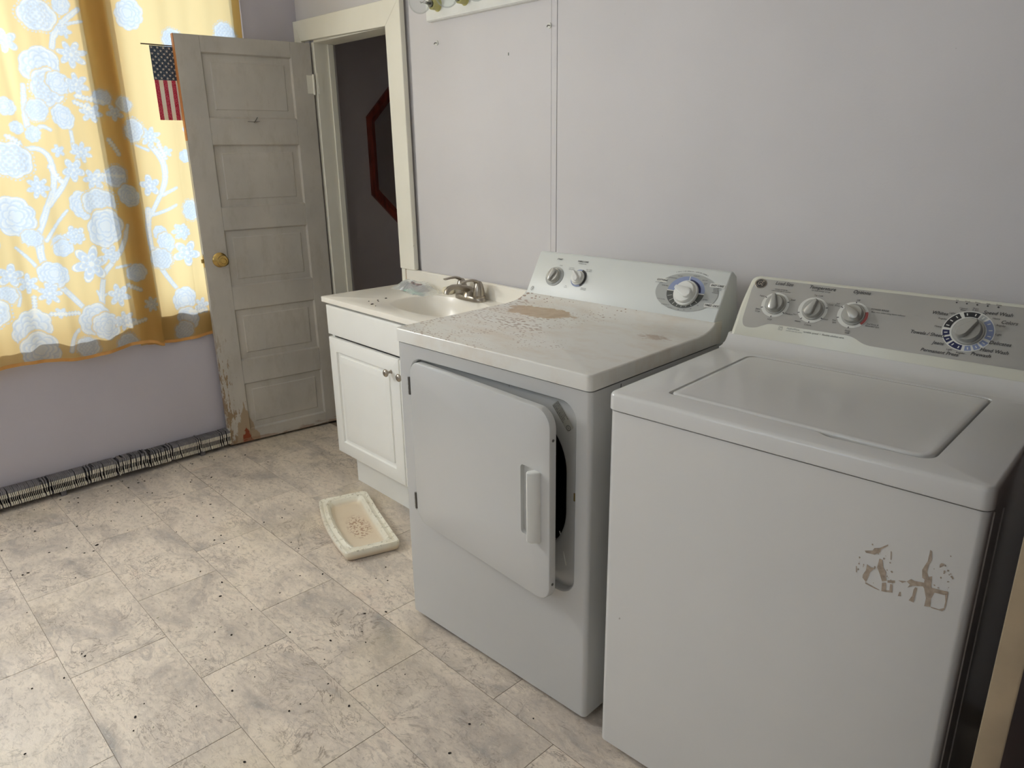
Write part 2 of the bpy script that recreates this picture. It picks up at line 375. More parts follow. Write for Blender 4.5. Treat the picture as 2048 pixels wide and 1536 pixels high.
# left wall with window opening
WY0, WY1, WZ0, WZ1 = -2.25, -.270, .70, 2.33
bm = bmesh.new()
for a in ((-.15, 0, Y0, WY0, 0, ZC), (-.15, 0, WY1, .012, 0, ZC), (-.15, 0, WY0, WY1, 0, WZ0), (-.15, 0, WY0, WY1, WZ1, ZC)): box(bm, *a)
setk(mesh_obj('wall_left', bm, M_wall_left), 'lilac wall under the curtained window')
setk(mesh_obj('wall_right', B(X1, X1+.1, Y0, .012, 0, ZC), M_wall), 'lavender wall to the right of the camera')
bm = bmesh.new()
for a in ((-.15, 1.2, Y0-.1, Y0, 0, ZC), (2.8, X1+.1, Y0-.1, Y0, 0, ZC), (1.2, 2.8, Y0-.1, Y0, 0, 1.2), (1.2, 2.8, Y0-.1, Y0, 2.25, ZC)): box(bm, *a)
setk(mesh_obj('wall_front', bm, M_wall), 'lavender wall behind the camera with a window')
setk(mesh_obj('ceiling', B(-.15, X1+.1, Y0-.1, .12, ZC, ZC+.1), M_ceil), 'plain ceiling above the room')
# hall beyond the doorway
bm = bmesh.new()
for a in ((-.22, -.10, .12, 2.2, 0, ZC), (1.3, 1.42, .12, 2.2, 0, ZC), (-.22, 1.42, 2.2, 2.32, 0, ZC)): box(bm, *a)
setk(mesh_obj('wall_hall', bm, M_hall), 'dark hallway wall beyond the open doorway')
setk(mesh_obj('floor_hall', B(-.22, 1.42, .14, 2.2, -.12, 0), M_grout), 'hallway floor')
setk(mesh_obj('ceiling_hall', B(-.22, 1.42, .12, 2.3, ZC, ZC+.1), M_hall), 'hallway ceiling')
# windows
setk(mesh_obj('wall_sun_blocker', B(-2.4, -.16, -1.72, -1.64, 0, 3.6), plain('sun_blocker_dark', (74, 70, 64), .8)), 'added outside wall that blocks the sun beside the window')  # unseen wall added to stop sun entering past the curtain; dark against bounce
w1 = struct('window_1', 'window behind the yellow floral curtains')
def winframe(par, y0, y1, z0, z1, x, posts):
    bm = bmesh.new(); box(bm, x-.05, x+.02, y0, y1, z0, z0+.045); box(bm, x-.05, x+.02, y0, y1, z1-.05, z1)
    mesh_obj('window_frame', bm, M_trim, par)
    ys = [y0]+[p for q in posts for p in q]+[y1]
    for a, b in posts: mesh_obj('mullion', B(x-.07, x+.04, a, b, z0+.045, z1-.05, .003, 1), M_trim, par)
    for a, b in zip(ys[::2], ys[1::2]):
        bm = bmesh.new()
        for (c, d, e, f) in ((a, a+.012, z0+.045, z1-.05), (b-.012, b, z0+.045, z1-.05)): box(bm, x-.03, x, c, d, e, f)
        s = mesh_obj('sash', bm, M_trim, par); mesh_obj('pane', B(x-.017, x-.013, a+.012, b-.012, z0+.045, z1-.05), M_pane, s)
mesh_obj('curtain_light_baffle', B(-.03, .046, -1.715, -1.655, WZ0, WZ1, .003, 1), M_trim, w1)  # added strip that blocks lamp light grazing the back of the curtain
winframe(w1, WY0, WY1, WZ0, WZ1, -.07, [(-1.72, -1.64), (-.895, -.805)])
w2 = struct('window_2', 'window in the wall behind the camera', (1.2, Y0, 0), -math.pi/2)
winframe(w2, 0, 1.6, 1.2, 2.25, -.06, [(.77, .83)])

# doorway trim: casing, jambs
tr = struct('trim_1', 'cream painted casing and jambs around the doorway')
def bmpoly(pts, y0, y1, bev=.002):
    bm = bmesh.new(); prism(bm, pts, lambda p: (p[0], y0, p[1]), lambda p: (p[0], y1, p[1]))
    bmesh.ops.recalc_face_normals(bm, faces=bm.faces[:]); bevel_sharp(bm, bev, 1); return bm
mesh_obj('head_casing', bmpoly([(.001, 1.983), (.857, 1.976), (.752, 1.880), (.066, 1.893)], -.022, 0), M_trim, tr)
mesh_obj('side_casing', bmpoly([(.001, .02), (.066, .02), (.066, 1.892), (.001, 1.982)], -.020, 0), M_trim, tr)
mesh_obj('side_casing', bmpoly([(.753, 1.879), (.858, 1.975), (.868, .898), (.762, .898)], -.024, 0), M_trim, tr)
mesh_obj('side_casing', bmpoly([(.753, .02), (.79, .02), (.79, .897), (.762, .897)], -.018, 0), M_trim, tr)
mesh_obj('jamb', B(.118, DL, -.001, .10, 0, DT, .002, 1), M_trim, tr)
mesh_obj('jamb', B(DRt, .775, -.001, .12, 0, DT, .002, 1), M_trim, tr)
mesh_obj('jamb', B(DL, DRt, -.001, .115, DT-.004, DT+.02, .002, 1), M_trim, tr)
mesh_obj('door_stop', B(DL, .150, .070, .100, 0, DT-.005, .002, 1), M_trim, tr)
mesh_obj('bare_wood_gap', B(.791, .803, -.012, -.001, .80, .896), M_rawwood, tr, label='bare brown wood strip below the cut casing')
bm = bmesh.new(); box(bm, DL, DL+.003, .006, .03, 1.66, 1.75); mesh_obj('hinge_leaf', bm, M_trim, tr)

# ---------------------------------------------------------------- open door
DO = (.0603, -.6101, 0); DA = math.atan2(.6101, .0746)
door = struct('door_1', 'cream five panel door standing open against the curtain', DO, DA)
DW, Z0, Z1, TH = .600, .012, 1.879, .034
su = (.103, .503)
zs = [(1.545, 1.812), (1.158, 1.432), (.792, 1.056), (.430, .682), (.072, .312)]
mesh_obj('stile', B(0, su[0], 0, TH, Z0, Z1, .0012, 1), M_door, door)
mesh_obj('stile', B(su[1], DW, 0, TH, Z0, Z1, .0012, 1), M_door, door)
edges = [Z1]+[e for a, b in zs for e in (b, a)]+[Z0]
for a, b in zip(edges[::2], edges[1::2]): mesh_obj('rail', B(su[0]+.0004, su[1]-.0004, .0005, TH-.0005, b, a, .0012, 1), M_door, door)
for a, b in zs:
    bm = bmesh.new(); fn = lambda d: (lambda p: (p[0], d, p[1]))
    A = loop(bm, rrect(su[0], su[1], a, b, .0005, 1), fn(.001)); D2 = loop(bm, rrect(su[0]+.006, su[1]-.006, a+.006, b-.006, .0005, 1), fn(.010))
    E2 = loop(bm, rrect(su[0]+.034, su[1]-.034, a+.034, b-.034, .0005, 1), fn(.0095)); G = loop(bm, rrect(su[0]+.038, su[1]-.038, a+.038, b-.038, .0005, 1), fn(.0065))
    strip(bm, A, D2); strip(bm, D2, E2); strip(bm, E2, G); bm.faces.new(G)
    H = loop(bm, rrect(su[0], su[1], a, b, .0005, 1), fn(.026)); bm.faces.new(H[::-1]); strip(bm, H, A)
    mesh_obj('panel', bm, M_door, door)
mesh_obj('edge_strip', B(-.0025, 0, .001, TH-.001, 1.45, Z1), M_rawwood, door, label='bare orange wood edge')
mesh_obj('edge_strip', B(-.0022, 0, .001, TH-.001, Z0, 1.449), M_door, door)
def axis(loc, d): return Matrix.Translation(loc) @ Vector(d).to_track_quat('Z', 'Y').to_matrix().to_4x4()
K = axis((.066, 0, .925), (0, -1, 0))
bm = bmesh.new(); lathe(bm, [(.034, 0), (.034, .003), (.029, .008), (.016, .010), (.014, .012)], K, 28)
kn = mesh_obj('knob_plate', bm, M_brass, door, 40)
bm = bmesh.new(); lathe(bm, [(.012, .010), (.012, .026), (.018, .034), (.0245, .042), (.026, .050), (.024, .058), (.017, .062), (.013, .0615), (.011, .058), (0, .058)], K, 28)
mesh_obj('knob', bm, M_brass, door, 40)
bm = bmesh.new(); box(bm, -.004, 0, .006, TH-.006, .895, .955); box(bm, -.013, -.003, .011, .021, .915, .933, .002)
mesh_obj('latch', bm, M_brass, door)
bm = bmesh.new(); lathe(bm, [(.005, 0), (.005, .09)], Matrix.Translation((.602, -.003, 1.655)), 10); box(bm, .57, .60, -.0015, 0, 1.66, 1.74)
mesh_obj('hinge', bm, M_trim, door)
bm = bmesh.new(); tube(bm, [(.30, 0, 1.530), (.300, -.010, 1.532), (.303, -.014, 1.538), (.312, -.014, 1.550)], .0020, 8); tube(bm, [(.325, -.0008, 1.533), (.30, -.001, 1.531), (.27, -.0008, 1.532)], .0010, 6)
mesh_obj('hook', bm, M_steel, door)

# ---------------------------------------------------------------- octagonal mirror in the hall
mi = thing('octagonal_mirror', 'octagonal mirror with red brown wooden frame on the dark hallway wall', 'mirror', (-.099, .72, 1.37))
def octo(h, wd, c): return [(-wd+c, h), (wd-c, h), (wd, h-c), (wd, -h+c), (wd-c, -h), (-wd+c, -h), (-wd, -h+c), (-wd, h-c)]
bm = bmesh.new(); O = octo(.38, .30, .175); I = octo(.335, .255, .157); f = lambda x: (lambda p: (x, p[0], p[1]))
a0, a1, b0, b1 = loop(bm, O, f(0)), loop(bm, O, f(.018)), loop(bm, I, f(.0)), loop(bm, I, f(.012)); mid = loop(bm, octo(.36, .28, .167), f(.024))
strip(bm, a0, a1); strip(bm, a1, mid); strip(bm, mid, b1); strip(bm, b1, b0)
mesh_obj('frame', bm, M_cherry, mi)
bm = bmesh.new(); prism(bm, octo(.337, .257, .158), f(.001), f(.006)); mesh_obj('mirror_glass', bm, M_mirror, mi)

# ---------------------------------------------------------------- curtains
PX = '''-1.101,1.898,34 -1.012,1.943,19 -1.006,1.770,-26 -1.015,1.851,-13 -1.125,1.725,38 -1.113,1.644,38 -1.071,1.664,24 -1.006,1.661,-23 -1.164,1.563,22 -1.079,1.540,26 -0.974,1.558,-20 -1.192,1.476,17 -1.243,1.499,13 -1.280,1.383,40 -1.035,1.408,-21 -1.077,1.341,-24 -1.004,1.302,-22 -1.211,1.279,-23 -0.888,1.559,-17 -1.066,1.202,32 -1.004,1.210,33 -0.998,1.104,44 -1.310,1.173,42 -1.266,1.088,20 -1.117,1.087,-20 -1.175,1.054,20 -1.267,1.575,19 -1.119,1.414,-13 -0.924,1.311,24 -0.887,1.231,26 -0.927,1.616,18 -0.758,1.942,34 -0.750,1.468,-22 -0.781,1.267,-24 -0.681,1.059,-19 -0.624,1.154,24 -0.693,1.406,-12 -0.612,1.387,17 -0.818,1.493,26 -0.768,1.060,20 -0.840,1.595,19 -1.103,0.734,38 -1.061,0.698,32 -1.079,0.965,-40 -1.167,1.039,20 -1.115,1.081,-18 -1.220,0.938,30 -1.246,0.864,-24 -1.367,0.952,-24 -1.311,0.911,-21 -1.397,0.877,22 -1.331,0.729,46 -1.318,0.638,42 -1.148,0.622,26 -0.993,0.995,-20 -0.989,0.819,-26 -0.981,0.705,-22 -0.905,0.908,24 -0.990,0.600,26 -0.750,1.021,24 -0.670,0.966,-30 -0.710,0.758,32 -0.705,0.668,28 -0.782,0.951,28 -0.682,1.064,-19 -0.867,0.763,-18 -1.223,0.781,-12 -0.637,0.717,-20 -0.731,0.613,24 -1.43,1.10,36 -1.47,.82,40 -1.42,1.4,-30 -1.36,1.66,40 -1.33,1.82,-24 -1.50,1.6,38 -1.22,1.80,-22 -0.62,1.62,36 -0.52,1.80,-28 -0.60,1.86,24 -0.45,1.66,38 -0.50,1.30,34 -0.45,1.05,30 -0.40,1.45,-26 -0.36,1.90,30 -.47,.80,30'''
ST = [[(-1.083,1.728),(-1.073,1.781),(-1.052,1.853),(-0.96,1.932)],[(-1.257,1.078),(-1.226,1.134),(-1.192,1.209),(-1.16,1.265),(-1.148,1.322),(-1.15,1.388),(-1.17,1.417),(-1.206,1.426),(-1.232,1.417)],[(-1.186,1.209),(-1.136,1.264),(-1.094,1.33)],[(-1.061,1.416),(-1.06,1.473),(-1.058,1.529)],[(-1.196,1.463),(-1.207,1.508),(-1.205,1.562),(-1.193,1.651)],[(-1.192,1.481),(-1.157,1.509),(-1.131,1.491)],[(-1.245,1.077),(-1.251,0.998),(-1.222,0.914),(-1.157,0.822),(-1.112,0.751)],[(-1.071,0.766),(-1.056,0.85),(-1.034,0.922),(-0.978,0.968),(-0.938,1.028),(-0.914,1.11)],[(-1.254,0.938),(-1.285,1.002),(-1.326,1.055)],[(-1.22,1.074),(-1.185,1.121),(-1.128,1.186)],[(-1.306,1.163),(-1.268,1.137),(-1.254,1.077)],[(-1.056,1.826),(-1.013,1.877),(-0.954,1.89)],[(-1.099,1.779),(-1.09,1.736),(-1.09,1.692)],[(-0.751,1.433),(-0.709,1.371),(-0.711,1.288),(-0.742,1.226),(-0.783,1.164),(-0.81,1.123)],[(-0.731,1.225),(-0.673,1.254)],[(-0.786,1.143),(-0.72,1.16),(-0.685,1.18)],[(-0.804,1.165),(-0.824,1.039),(-0.799,0.926),(-0.748,0.83),(-0.711,0.779)],[(-0.765,1.413),(-0.812,1.434)],[(-1.212,0.617),(-1.19,0.688),(-1.137,0.716)],[(-0.979,0.936),(-0.921,0.945)],[(-1.242,0.855),(-1.2,0.911)],[(-1.064,0.808),(-1.075,0.852)],[(-1.306,1.163),(-1.341,1.236)],[(-1.36,0.832),(-1.344,0.87),(-1.354,0.911)],[(-1.05,0.828),(-1.03,0.835)],[(-.62,1.62),(-.55,1.72),(-.5,1.8),(-.4,1.9)],[(-.6,1.5),(-.52,1.42),(-.5,1.3)]]
WID = [9,9,8,6,9,6,10,9,5,5,8,5,7,9,5,5,9,4,6,4,4,4,5,4,4,8,6]
GRID = .0025; GY0, GY1, GZ0, GZ1 = -1.70, -.25, .53, 2.40
ny, nz = int((GY1-GY0)/GRID)+1, int((GZ1-GZ0)/GRID)+1
PAT = np.zeros((ny, nz))                      # 0 ground cloth, 1 white print
YY, ZZ = np.meshgrid(np.linspace(GY0, GY1, ny), np.linspace(GZ0, GZ1, nz), indexing='ij')
def region(cy, cz, r):
    a, b = max(int((cy-r-GY0)/GRID), 0), min(int((cy+r-GY0)/GRID)+2, ny); c, d = max(int((cz-r-GZ0)/GRID), 0), min(int((cz+r-GZ0)/GRID)+2, nz)
    return slice(a, max(a, b)), slice(c, max(c, d))
for pl, wd in zip(ST, WID):
    P = np.array(pl)
    for _ in range(2):                         # smooth the stem
        Q = [P[0]]
        for a, b in zip(P, P[1:]): Q += [a*.75+b*.25, a*.25+b*.75]
        Q.append(P[-1]); P = np.array(Q)
    N = len(P)
    for i, (a, b) in enumerate(zip(P, P[1:])):
        h = wd*.0012*(1.15-.5*i/N); c = (a+b)/2; s = region(c[0], c[1], np.hypot(*(b-a))/2+h+.01)
        y, z = YY[s], ZZ[s]; d = b-a; tt = np.clip(((y-a[0])*d[0]+(z-a[1])*d[1])/(d@d+1e-9), 0, 1)
        D = np.hypot(y-a[0]-tt*d[0], z-a[1]-tt*d[1]); v = np.where(D < h*.35, .78, np.where(D < h*.55, .95, np.where(D < h, .82, 0)))
        PAT[s] = np.maximum(PAT[s], v)
for n, q in enumerate(PX.split()):
    cy, cz, r = [float(v) for v in q.split(',')]; open_ = r < 0; r = abs(r)*.00185; a0 = (n*1.7) % 6.28; s = region(cy, cz, r*1.35)
    y, z = YY[s]-cy, ZZ[s]-cz; y = y*(1.08 if n % 2 else .95); rad = np.hypot(y, z)/r; th = np.arctan2(z, y)+a0
    kk = (6, 7, 8, 9)[n % 4]
    if open_:                                   # open leaf-flower: pointed petals drawn in outline
        kk = (5, 6, 7)[n % 3]; pr = .50+.55*np.abs(np.cos(kk*th/2))**1.3; e = rad/pr
        v = np.where(e < 1, .62, 0); v = np.where((e > .86) & (e < 1), 1., v)
        ray = np.abs(np.sin(kk*th/2)); v = np.where((e < .86) & (ray > .97), .98, v)
        v = np.where((e < .62) & (e > .50), .95, v); v = np.where(rad < .20, .9, v); v = np.where((e < .32) & (e > .26), .45, v)
    else:                                       # filled peony with scalloped rings
        pr = .86+.10*np.abs(np.cos(kk*th/2))+.07*np.cos(2*th+n); e = rad/pr
        v = np.where(e < 1, .84, 0); v = np.where((e > .93) & (e < 1), .97, v)
        for q0, k2 in ((.72, 7), (.50, 5), (.30, 4)):
            ex = np.hypot(y/r+.14*(1-q0)*math.cos(n), z/r+.14*(1-q0)*math.sin(n*2)); g = q0*(.78+.30*np.abs(np.cos(k2*th/2+n))**.7); v = np.where(np.abs(ex-g) < .028, .52, v)
            v = np.where((np.abs(ex-g*.88) < .018) & (e < .9), .93, v)
        v = np.where((np.abs(np.sin(kk*th/2+.4)) < .05) & (e > .55) & (e < .9), .6, v)
        if n % 5 in (0, 3):
            dots = (np.sin(y/r*19)*np.sin(z/r*19) > .45) & (e < .8); v = np.where(dots, .45, v)
            hl = (np.abs(e-1.13) < .03) & (np.sin(th*34) > 0); v = np.where(hl, .9, v)
    PAT[s] = np.where(v > 0, v, np.where(e < 1.13, PAT[s]*.12, PAT[s]))
    if not open_ and n % 5 in (0, 3): PAT[s] = np.maximum(PAT[s], np.where(hl, .9, 0))
for a, b in (((-1.02, 1.62), (-.93, 1.60)), ((-1.03, 1.60), (-.98, 1.575)), ((-.99, 1.32), (-.90, 1.31)), ((-1.16, 1.36), (-1.13, 1.30)), ((-1.30, .86), (-1.31, .78)), ((-1.26, .78), (-1.16, .77)), ((-.98, .68), (-.90, .70)), ((-.95, .86), (-.90, .83)), ((-.72, 1.44), (-.70, 1.38)), ((-.70, .70), (-.62, .69)), ((-.93, 1.46), (-.90, 1.40)), ((-1.24, 1.44), (-1.28, 1.47))):
    a, b = np.array(a), np.array(b); c = (a+b)/2; s = region(c[0], c[1], np.hypot(*(b-a))/2+.02); y, z = YY[s], ZZ[s]; d = b-a; L = np.hypot(*d)
    tt = np.clip(((y-a[0])*d[0]+(z-a[1])*d[1])/(d@d), 0, 1); D = np.hypot(y-a[0]-tt*d[0], z-a[1]-tt*d[1])
    PAT[s] = np.maximum(PAT[s], np.where(D < .003+.007*np.abs(np.sin(tt*L*260)), .9, 0))
PAT = (PAT+np.roll(PAT, 1, 0)*.25+np.roll(PAT, 1, 1)*.25)/1.5
def sample(y, z):
    i = np.clip((y-GY0)/GRID, 0, ny-1.01); j = np.clip((z-GZ0)/GRID, 0, nz-1.01); a, b = i.astype(int), j.astype(int); f, g = i-a, j-b
    return PAT[a, b]*(1-f)*(1-g)+PAT[a+1, b]*f*(1-g)+PAT[a, b+1]*(1-f)*g+PAT[a+1, b+1]*f*g
def curtain_mat():
    m = bpy.data.materials.new('floral_print_cotton'); m.use_nodes = True; t = m.node_tree; t.nodes.remove(t.nodes['Principled BSDF'])
    at = t.nodes.new('ShaderNodeAttribute'); at.attribute_name = 'print'
    def rp(*st):
        x = t.nodes.new('ShaderNodeValToRGB'); e = x.color_ramp.elements
        while len(e) < len(st): e.new(.5)
        for q, (p, c) in zip(e, st): q.position = p; q.color = c+(1,)
        t.links.new(at.outputs['Fac'], x.inputs[0]); return x.outputs[0]
    thru = rp((0., (.80, .67, .37)), (.62, (.58, .69, .82)), (.80, (.60, .72, .86)), (.95, (.86, .85, .76)))
    refl = rp((0., (.66, .40, .13)), (.62, (.55, .48, .38)), (.95, (.74, .66, .50)))
    df = t.nodes.new('ShaderNodeBsdfDiffuse'); ts = t.nodes.new('ShaderNodeBsdfTranslucent')
    t.links.new(refl, df.inputs[0]); t.links.new(thru, ts.inputs[0])
    x = t.nodes.new('ShaderNodeMixShader'); x.inputs[0].default_value = .55
    t.links.new(df.outputs[0], x.inputs[1]); t.links.new(ts.outputs[0], x.inputs[2]); t.links.new(x.outputs[0], t.nodes['Material Output'].inputs[0])
    return m
M_curt = curtain_mat()
def hem_mat():
    t = NT('hem_cotton', srgb(206, 150, 84), .9); t.col(t.ramp(t.noise(t.co(), 20, 3), (.3, srgb(196, 140, 74)), (.7, srgb(214, 162, 96)))); return t.m
M_hem = hem_mat()
def sheet(name, par, ya, yb, zb, zt, xf, shear, step=.003, mat=None):
    """hanging cloth: columns ya..yb, bottom zb(y), xf(y,z) folds, shear(y,z) shifts the column sideways"""
    n = int((yb-ya)/step)+1; k = int((zt-.57)/step)+1
    y = np.linspace(ya, yb, n)[:, None]*np.ones((1, k)); tz = np.linspace(0, 1, k)[None, :]; z0 = zb(y[:, :1])+0*y[:, :1]; z = z0+(zt-z0)*tz
    Y = y+shear(y, z); X = xf(y, z); V = np.stack([X, Y, z], -1).reshape(-1, 3)
    idx = np.arange(n*k).reshape(n, k); Fq = np.stack([idx[:-1, :-1], idx[1:, :-1], idx[1:, 1:], idx[:-1, 1:]], -1).reshape(-1, 4)
    me = bpy.data.meshes.new(name); me.vertices.add(len(V)); me.vertices.foreach_set('co', V.ravel())
    me.loops.add(len(Fq)*4); me.loops.foreach_set('vertex_index', Fq.ravel()); me.polygons.add(len(Fq)); me.polygons.foreach_set('loop_start', np.arange(len(Fq))*4)
    me.update(calc_edges=True); me.polygons.foreach_set('use_smooth', [True]*len(Fq))
    a = me.attributes.new('print', 'FLOAT', 'POINT'); a.data.foreach_set('value', sample(Y.ravel(), z.ravel()).astype(np.float32))
    me.materials.append(mat or M_curt); o = bpy.data.objects.new(name, me); C.objects.link(o); o.parent = par; return o
def shL(y, z): return (z-.58)*(-.012)*(y > -9)
def xL(y, z):
    return .052+.010*np.sin((y+.05*z)*17+1.2)+.006*np.sin(y*41+z*1.3)+.0025*np.sin(y*90-z*4)+.004*np.sin(z*2.2+y*9)
cu = thing('curtain', 'yellow floral curtain panel on the left with a shaded folded edge', 'curtain')
sheet('panel', cu, -1.64, -.838, lambda y: .584+.010*np.sin(y*13+1)-.02*np.exp(-((y+.84)/.03)**2), 2.37, xL, shL)
sheet('folded_edge', cu, -.935, -.836, lambda y: .582-.018*np.exp(-((y+.84)/.03)**2), 2.37, lambda y, z: xL(y, z)-.008-.010*np.sin((y+.935)/.099*math.pi), shL, .004)
sheet('folded_edge', cu, -.915, -.840, lambda y: .584, 2.37, lambda y, z: xL(y, z)-.012-.012*np.sin((y+.935)/.099*math.pi), shL, .005)
bmh = bmesh.new()
def hemstrip(bm, ya, yb, zf, xf, sh):
    ys = np.linspace(ya, yb, 90); V = []
    for y in ys:
        z = float(zf(y)); V.append([bm.verts.new((float(xf(y, z+q))+.0012, y+float(sh(y, z+q)), z+q)) for q in (-.002, .012)])
    for a, b in zip(V, V[1:]): bm.faces.new((a[0], b[0], b[1], a[1]))
hemstrip(bmh, -1.64, -.838, lambda y: .584+.010*np.sin(y*13+1)-.02*np.exp(-((y+.84)/.03)**2), xL, lambda y, z: shL(np.array(y), z))
mesh_obj('hem', bmh, M_hem, cu, 60)
def xR(y, z):
    base = .0105+.0045*np.sin(y*28+z*.7)+.003*np.sin(y*63)
    return base+.006*np.exp(-((y+.70+.02*(z-1))/.03)**2)*(y < -.66)
def shR(y, z): return (z-.57)*.015
cr = thing('curtain', 'yellow floral curtain panel on the right behind the door and flag', 'curtain')
sheet('panel', cr, -.90, -.300, lambda y: .572+.006*np.sin(y*19), 2.37, xR, shR)
sheet('folded_edge', cr, -.335, -.300, lambda y: .574, 2.37, lambda y, z: xR(y, z)-.004, shR, .005)
bmh = bmesh.new(); hemstrip(bmh, -.90, -.300, lambda y: .572+.006*np.sin(y*19), xR, shR); mesh_obj('hem', bmh, M_hem, cr, 60)
rod = bmesh.new(); tube(rod, [(.03, -2.4, 2.375), (.03, -.2, 2.375)], .006, 8); ro = mesh_obj('curtain_rod', rod, M_steel); ro['label'] = 'thin metal rod carrying the floral curtains above the window'; ro['category'] = 'curtain rod'

# ---------------------------------------------------------------- flag
fg = thing('flag', 'small striped flag with white stars on dark blue hanging on the curtain', 'flag', (.024, -.7000, 1.535))
def cloth(name, rgb, sp):
    t = NT(name, srgb(*rgb), .9); t.col(t.ramp(t.noise(t.co(), 420, 2), (.40, srgb(*rgb)), (.62, srgb(*sp))))
    t.b.inputs['Transmission Weight'].default_value = 0
    d = t.n('ShaderNodeBsdfTranslucent'); t.l(t.b.inputs['Base Color'].links[0].from_socket, d.inputs[0]); x = t.n('ShaderNodeMixShader'); x.inputs[0].default_value = .35
    t.l(t.b.outputs[0], x.inputs[1]); t.l(d.outputs[0], x.inputs[2]); t.l(x.outputs[0], t.t.nodes['Material Output'].inputs[0]); return t.m
M_fr, M_fw, M_fb = cloth('flag_red', (186, 30, 62), (226, 120, 140)), cloth('flag_white', (238, 228, 214), (246, 238, 226)), cloth('flag_blue', (40, 52, 74), (120, 132, 146))
st, FH = .0172, .293
for i in range(13):
    z1 = FH if i >= 7 else FH-.133
    mesh_obj('stripe', B(-.0008, .0008, i*st+.001*i*0, (i+1)*st, 0, z1), M_fr if i % 2 == 0 else M_fw, fg)
mesh_obj('canton', B(-.001, .001, -.001, 7*st, FH-.133, FH), M_fb, fg)
bm = bmesh.new()
for i in range(10):
    for j in range(11):
        if (i+j) % 2: continue
        cy, cz = .006+i*.0121, FH-.133+.007+j*.0119; r1, r2 = .0062, .0026
        bm.faces.new([bm.verts.new((.0014, cy+(r1 if k % 2 == 0 else r2)*math.sin(math.pi*k/5), cz+(r1 if k % 2 == 0 else r2)*math.cos(math.pi*k/5))) for k in range(10)])
mesh_obj('stars', bm, M_fw, fg, recalc=False)
bm = bmesh.new(); tube(bm, [(0, -.034, FH+.004), (0, .235, FH+.004)], .0025, 8); mesh_obj('rod', bm, plain('dowel_wood', (92, 74, 58), .6), fg)

# ---------------------------------------------------------------- finned baseboard heater
ht = thing('baseboard_heater', 'uncovered baseboard heater of bent metal fins along the lilac wall', 'heater', (0, 0, 0))
bm = bmesh.new(); tube(bm, [(.040, -2.6, .058), (.040, -.62, .058)], .011, 10); mesh_obj('pipe', bm, M_finback, ht, 40)
mesh_obj('back_plate', B(.001, .004, -2.6, -.605, .012, .088), M_finback, ht)
bm = bmesh.new(); bm2 = bmesh.new(); y = -.612; i = 0
brk = [-.655, -.765, -.895, -1.0, -1.13, -1.25, -1.40]; tilt = 0; drop = 0
while y > -2.45:
    near = min(abs(y-b) for b in brk)
    if near < .012: tilt = random.uniform(-.35, .35)
    if near < .008: drop = random.uniform(-.004, .003); y -= .004
    bent = (random.random() < (.4 if -1.3 < y < -.9 else .14))
    a = tilt*.5+(random.uniform(-.3, .3) if bent else random.uniform(-.05, .05)); sk = random.uniform(-.004, .004) if bent else 0
    z0, z1 = .024+drop, .092+drop; wf = .0046
    def P(x, dy, z): return (x, y+dy+(z-.058)*a*.35+sk*(x > .05), z)
    v = [bm2.verts.new(P(*q)) for q in ((.008, 0, z0), (.066, 0, z0), (.066, 0, z1-.012), (.058, 0, z1), (.008, 0, z1))]; bm2.faces.new(v)
    # folded top lip and front lip of the fin
    v = [bm2.verts.new(P(*q)) for q in ((.008, 0, z1), (.058, 0, z1), (.058, wf*1.25, z1), (.008, wf*1.25, z1))]; bm2.faces.new(v)
    v = [bm2.verts.new(P(*q)) for q in ((.058, 0, z1), (.066, 0, z1-.012), (.066, wf*1.2, z1-.012), (.058, wf*1.25, z1))]; bm2.faces.new(v)
    for (za, zb, wv) in ((z0, z0+.017, wf), (z1-.030, z1-.012, wf), (z0+.017, z1-.030, wf*.33)):
        v = [bm.verts.new(P(*q)) for q in ((.066, 0, za), (.0665, wv, za), (.0665, wv, zb), (.066, 0, zb))]; bm.faces.new(v)
    y -= .0066; i += 1
mesh_obj('fin_fronts', bm, M_fin, ht, kind='stuff', recalc=False); mesh_obj('fins', bm2, M_finback, ht, kind='stuff', recalc=False)
for yy in (-.75, -1.35, -2.0): mesh_obj('bracket', B(.002, .06, yy-.01, yy+.01, 0, .022), M_finback, ht)

# ---------------------------------------------------------------- vanity cabinet, top, faucet
VO, VA = (.778, -.437, 0), -.02
vn = thing('vanity_cabinet', 'white bathroom vanity cabinet with raised panel doors beside the dryer', 'cabinet', VO, VA)
bm = bmesh.new(); [box(bm, *q) for q in ((.010, .028, .030, .425, .135, .811), (.957, .975, .030, .425, .135, .811), (.028, .957, .030, .425, .135, .151), (.028, .957, .415, .425, .151, .811), (.028, .957, .030, .048, .76, .811))]; mesh_obj('carcass', bm, M_cab, vn)
mesh_obj('toe_kick', B(.055, .95, .068, .41, 0, .136), M_cab, vn)
def front(bm, x0, x1, z0, z1, y, th=.018):
    f = lambda d: (lambda p: (p[0], d, p[1])); rc = lambda i: rrect(x0+i, x1-i, z0+i, z1-i, .0012, 1)
    L = [loop(bm, rc(0), f(y+th)), loop(bm, rc(0), f(y+.006)), loop(bm, rc(.0015), f(y+.002)), loop(bm, rc(.006), f(y))]
    return L, rc, f
def raised(name, x0, x1, z0, z1, y):
    bm = bmesh.new(); L, rc, f = front(bm, x0, x1, z0, z1, y)
    rr2 = lambda i, r: rrect(x0+i, x1-i, z0+i, z1-i, r, 1)
    w = .056
    for i, d in ((w, 0), (w+.004, .007), (w+.013, .0105), (w+.018, .0095), (w+.019, .0045), (w+.038, .0008), (w+.042, .0005)): L.append(loop(bm, rr2(i, .0015), f(y+d)))
    for a, b in zip(L, L[1:]): strip(bm, a, b)
    bm.faces.new(L[-1]); bm.faces.new(L[0][::-1]); return mesh_obj(name, bm, M_cab, vn, 25)
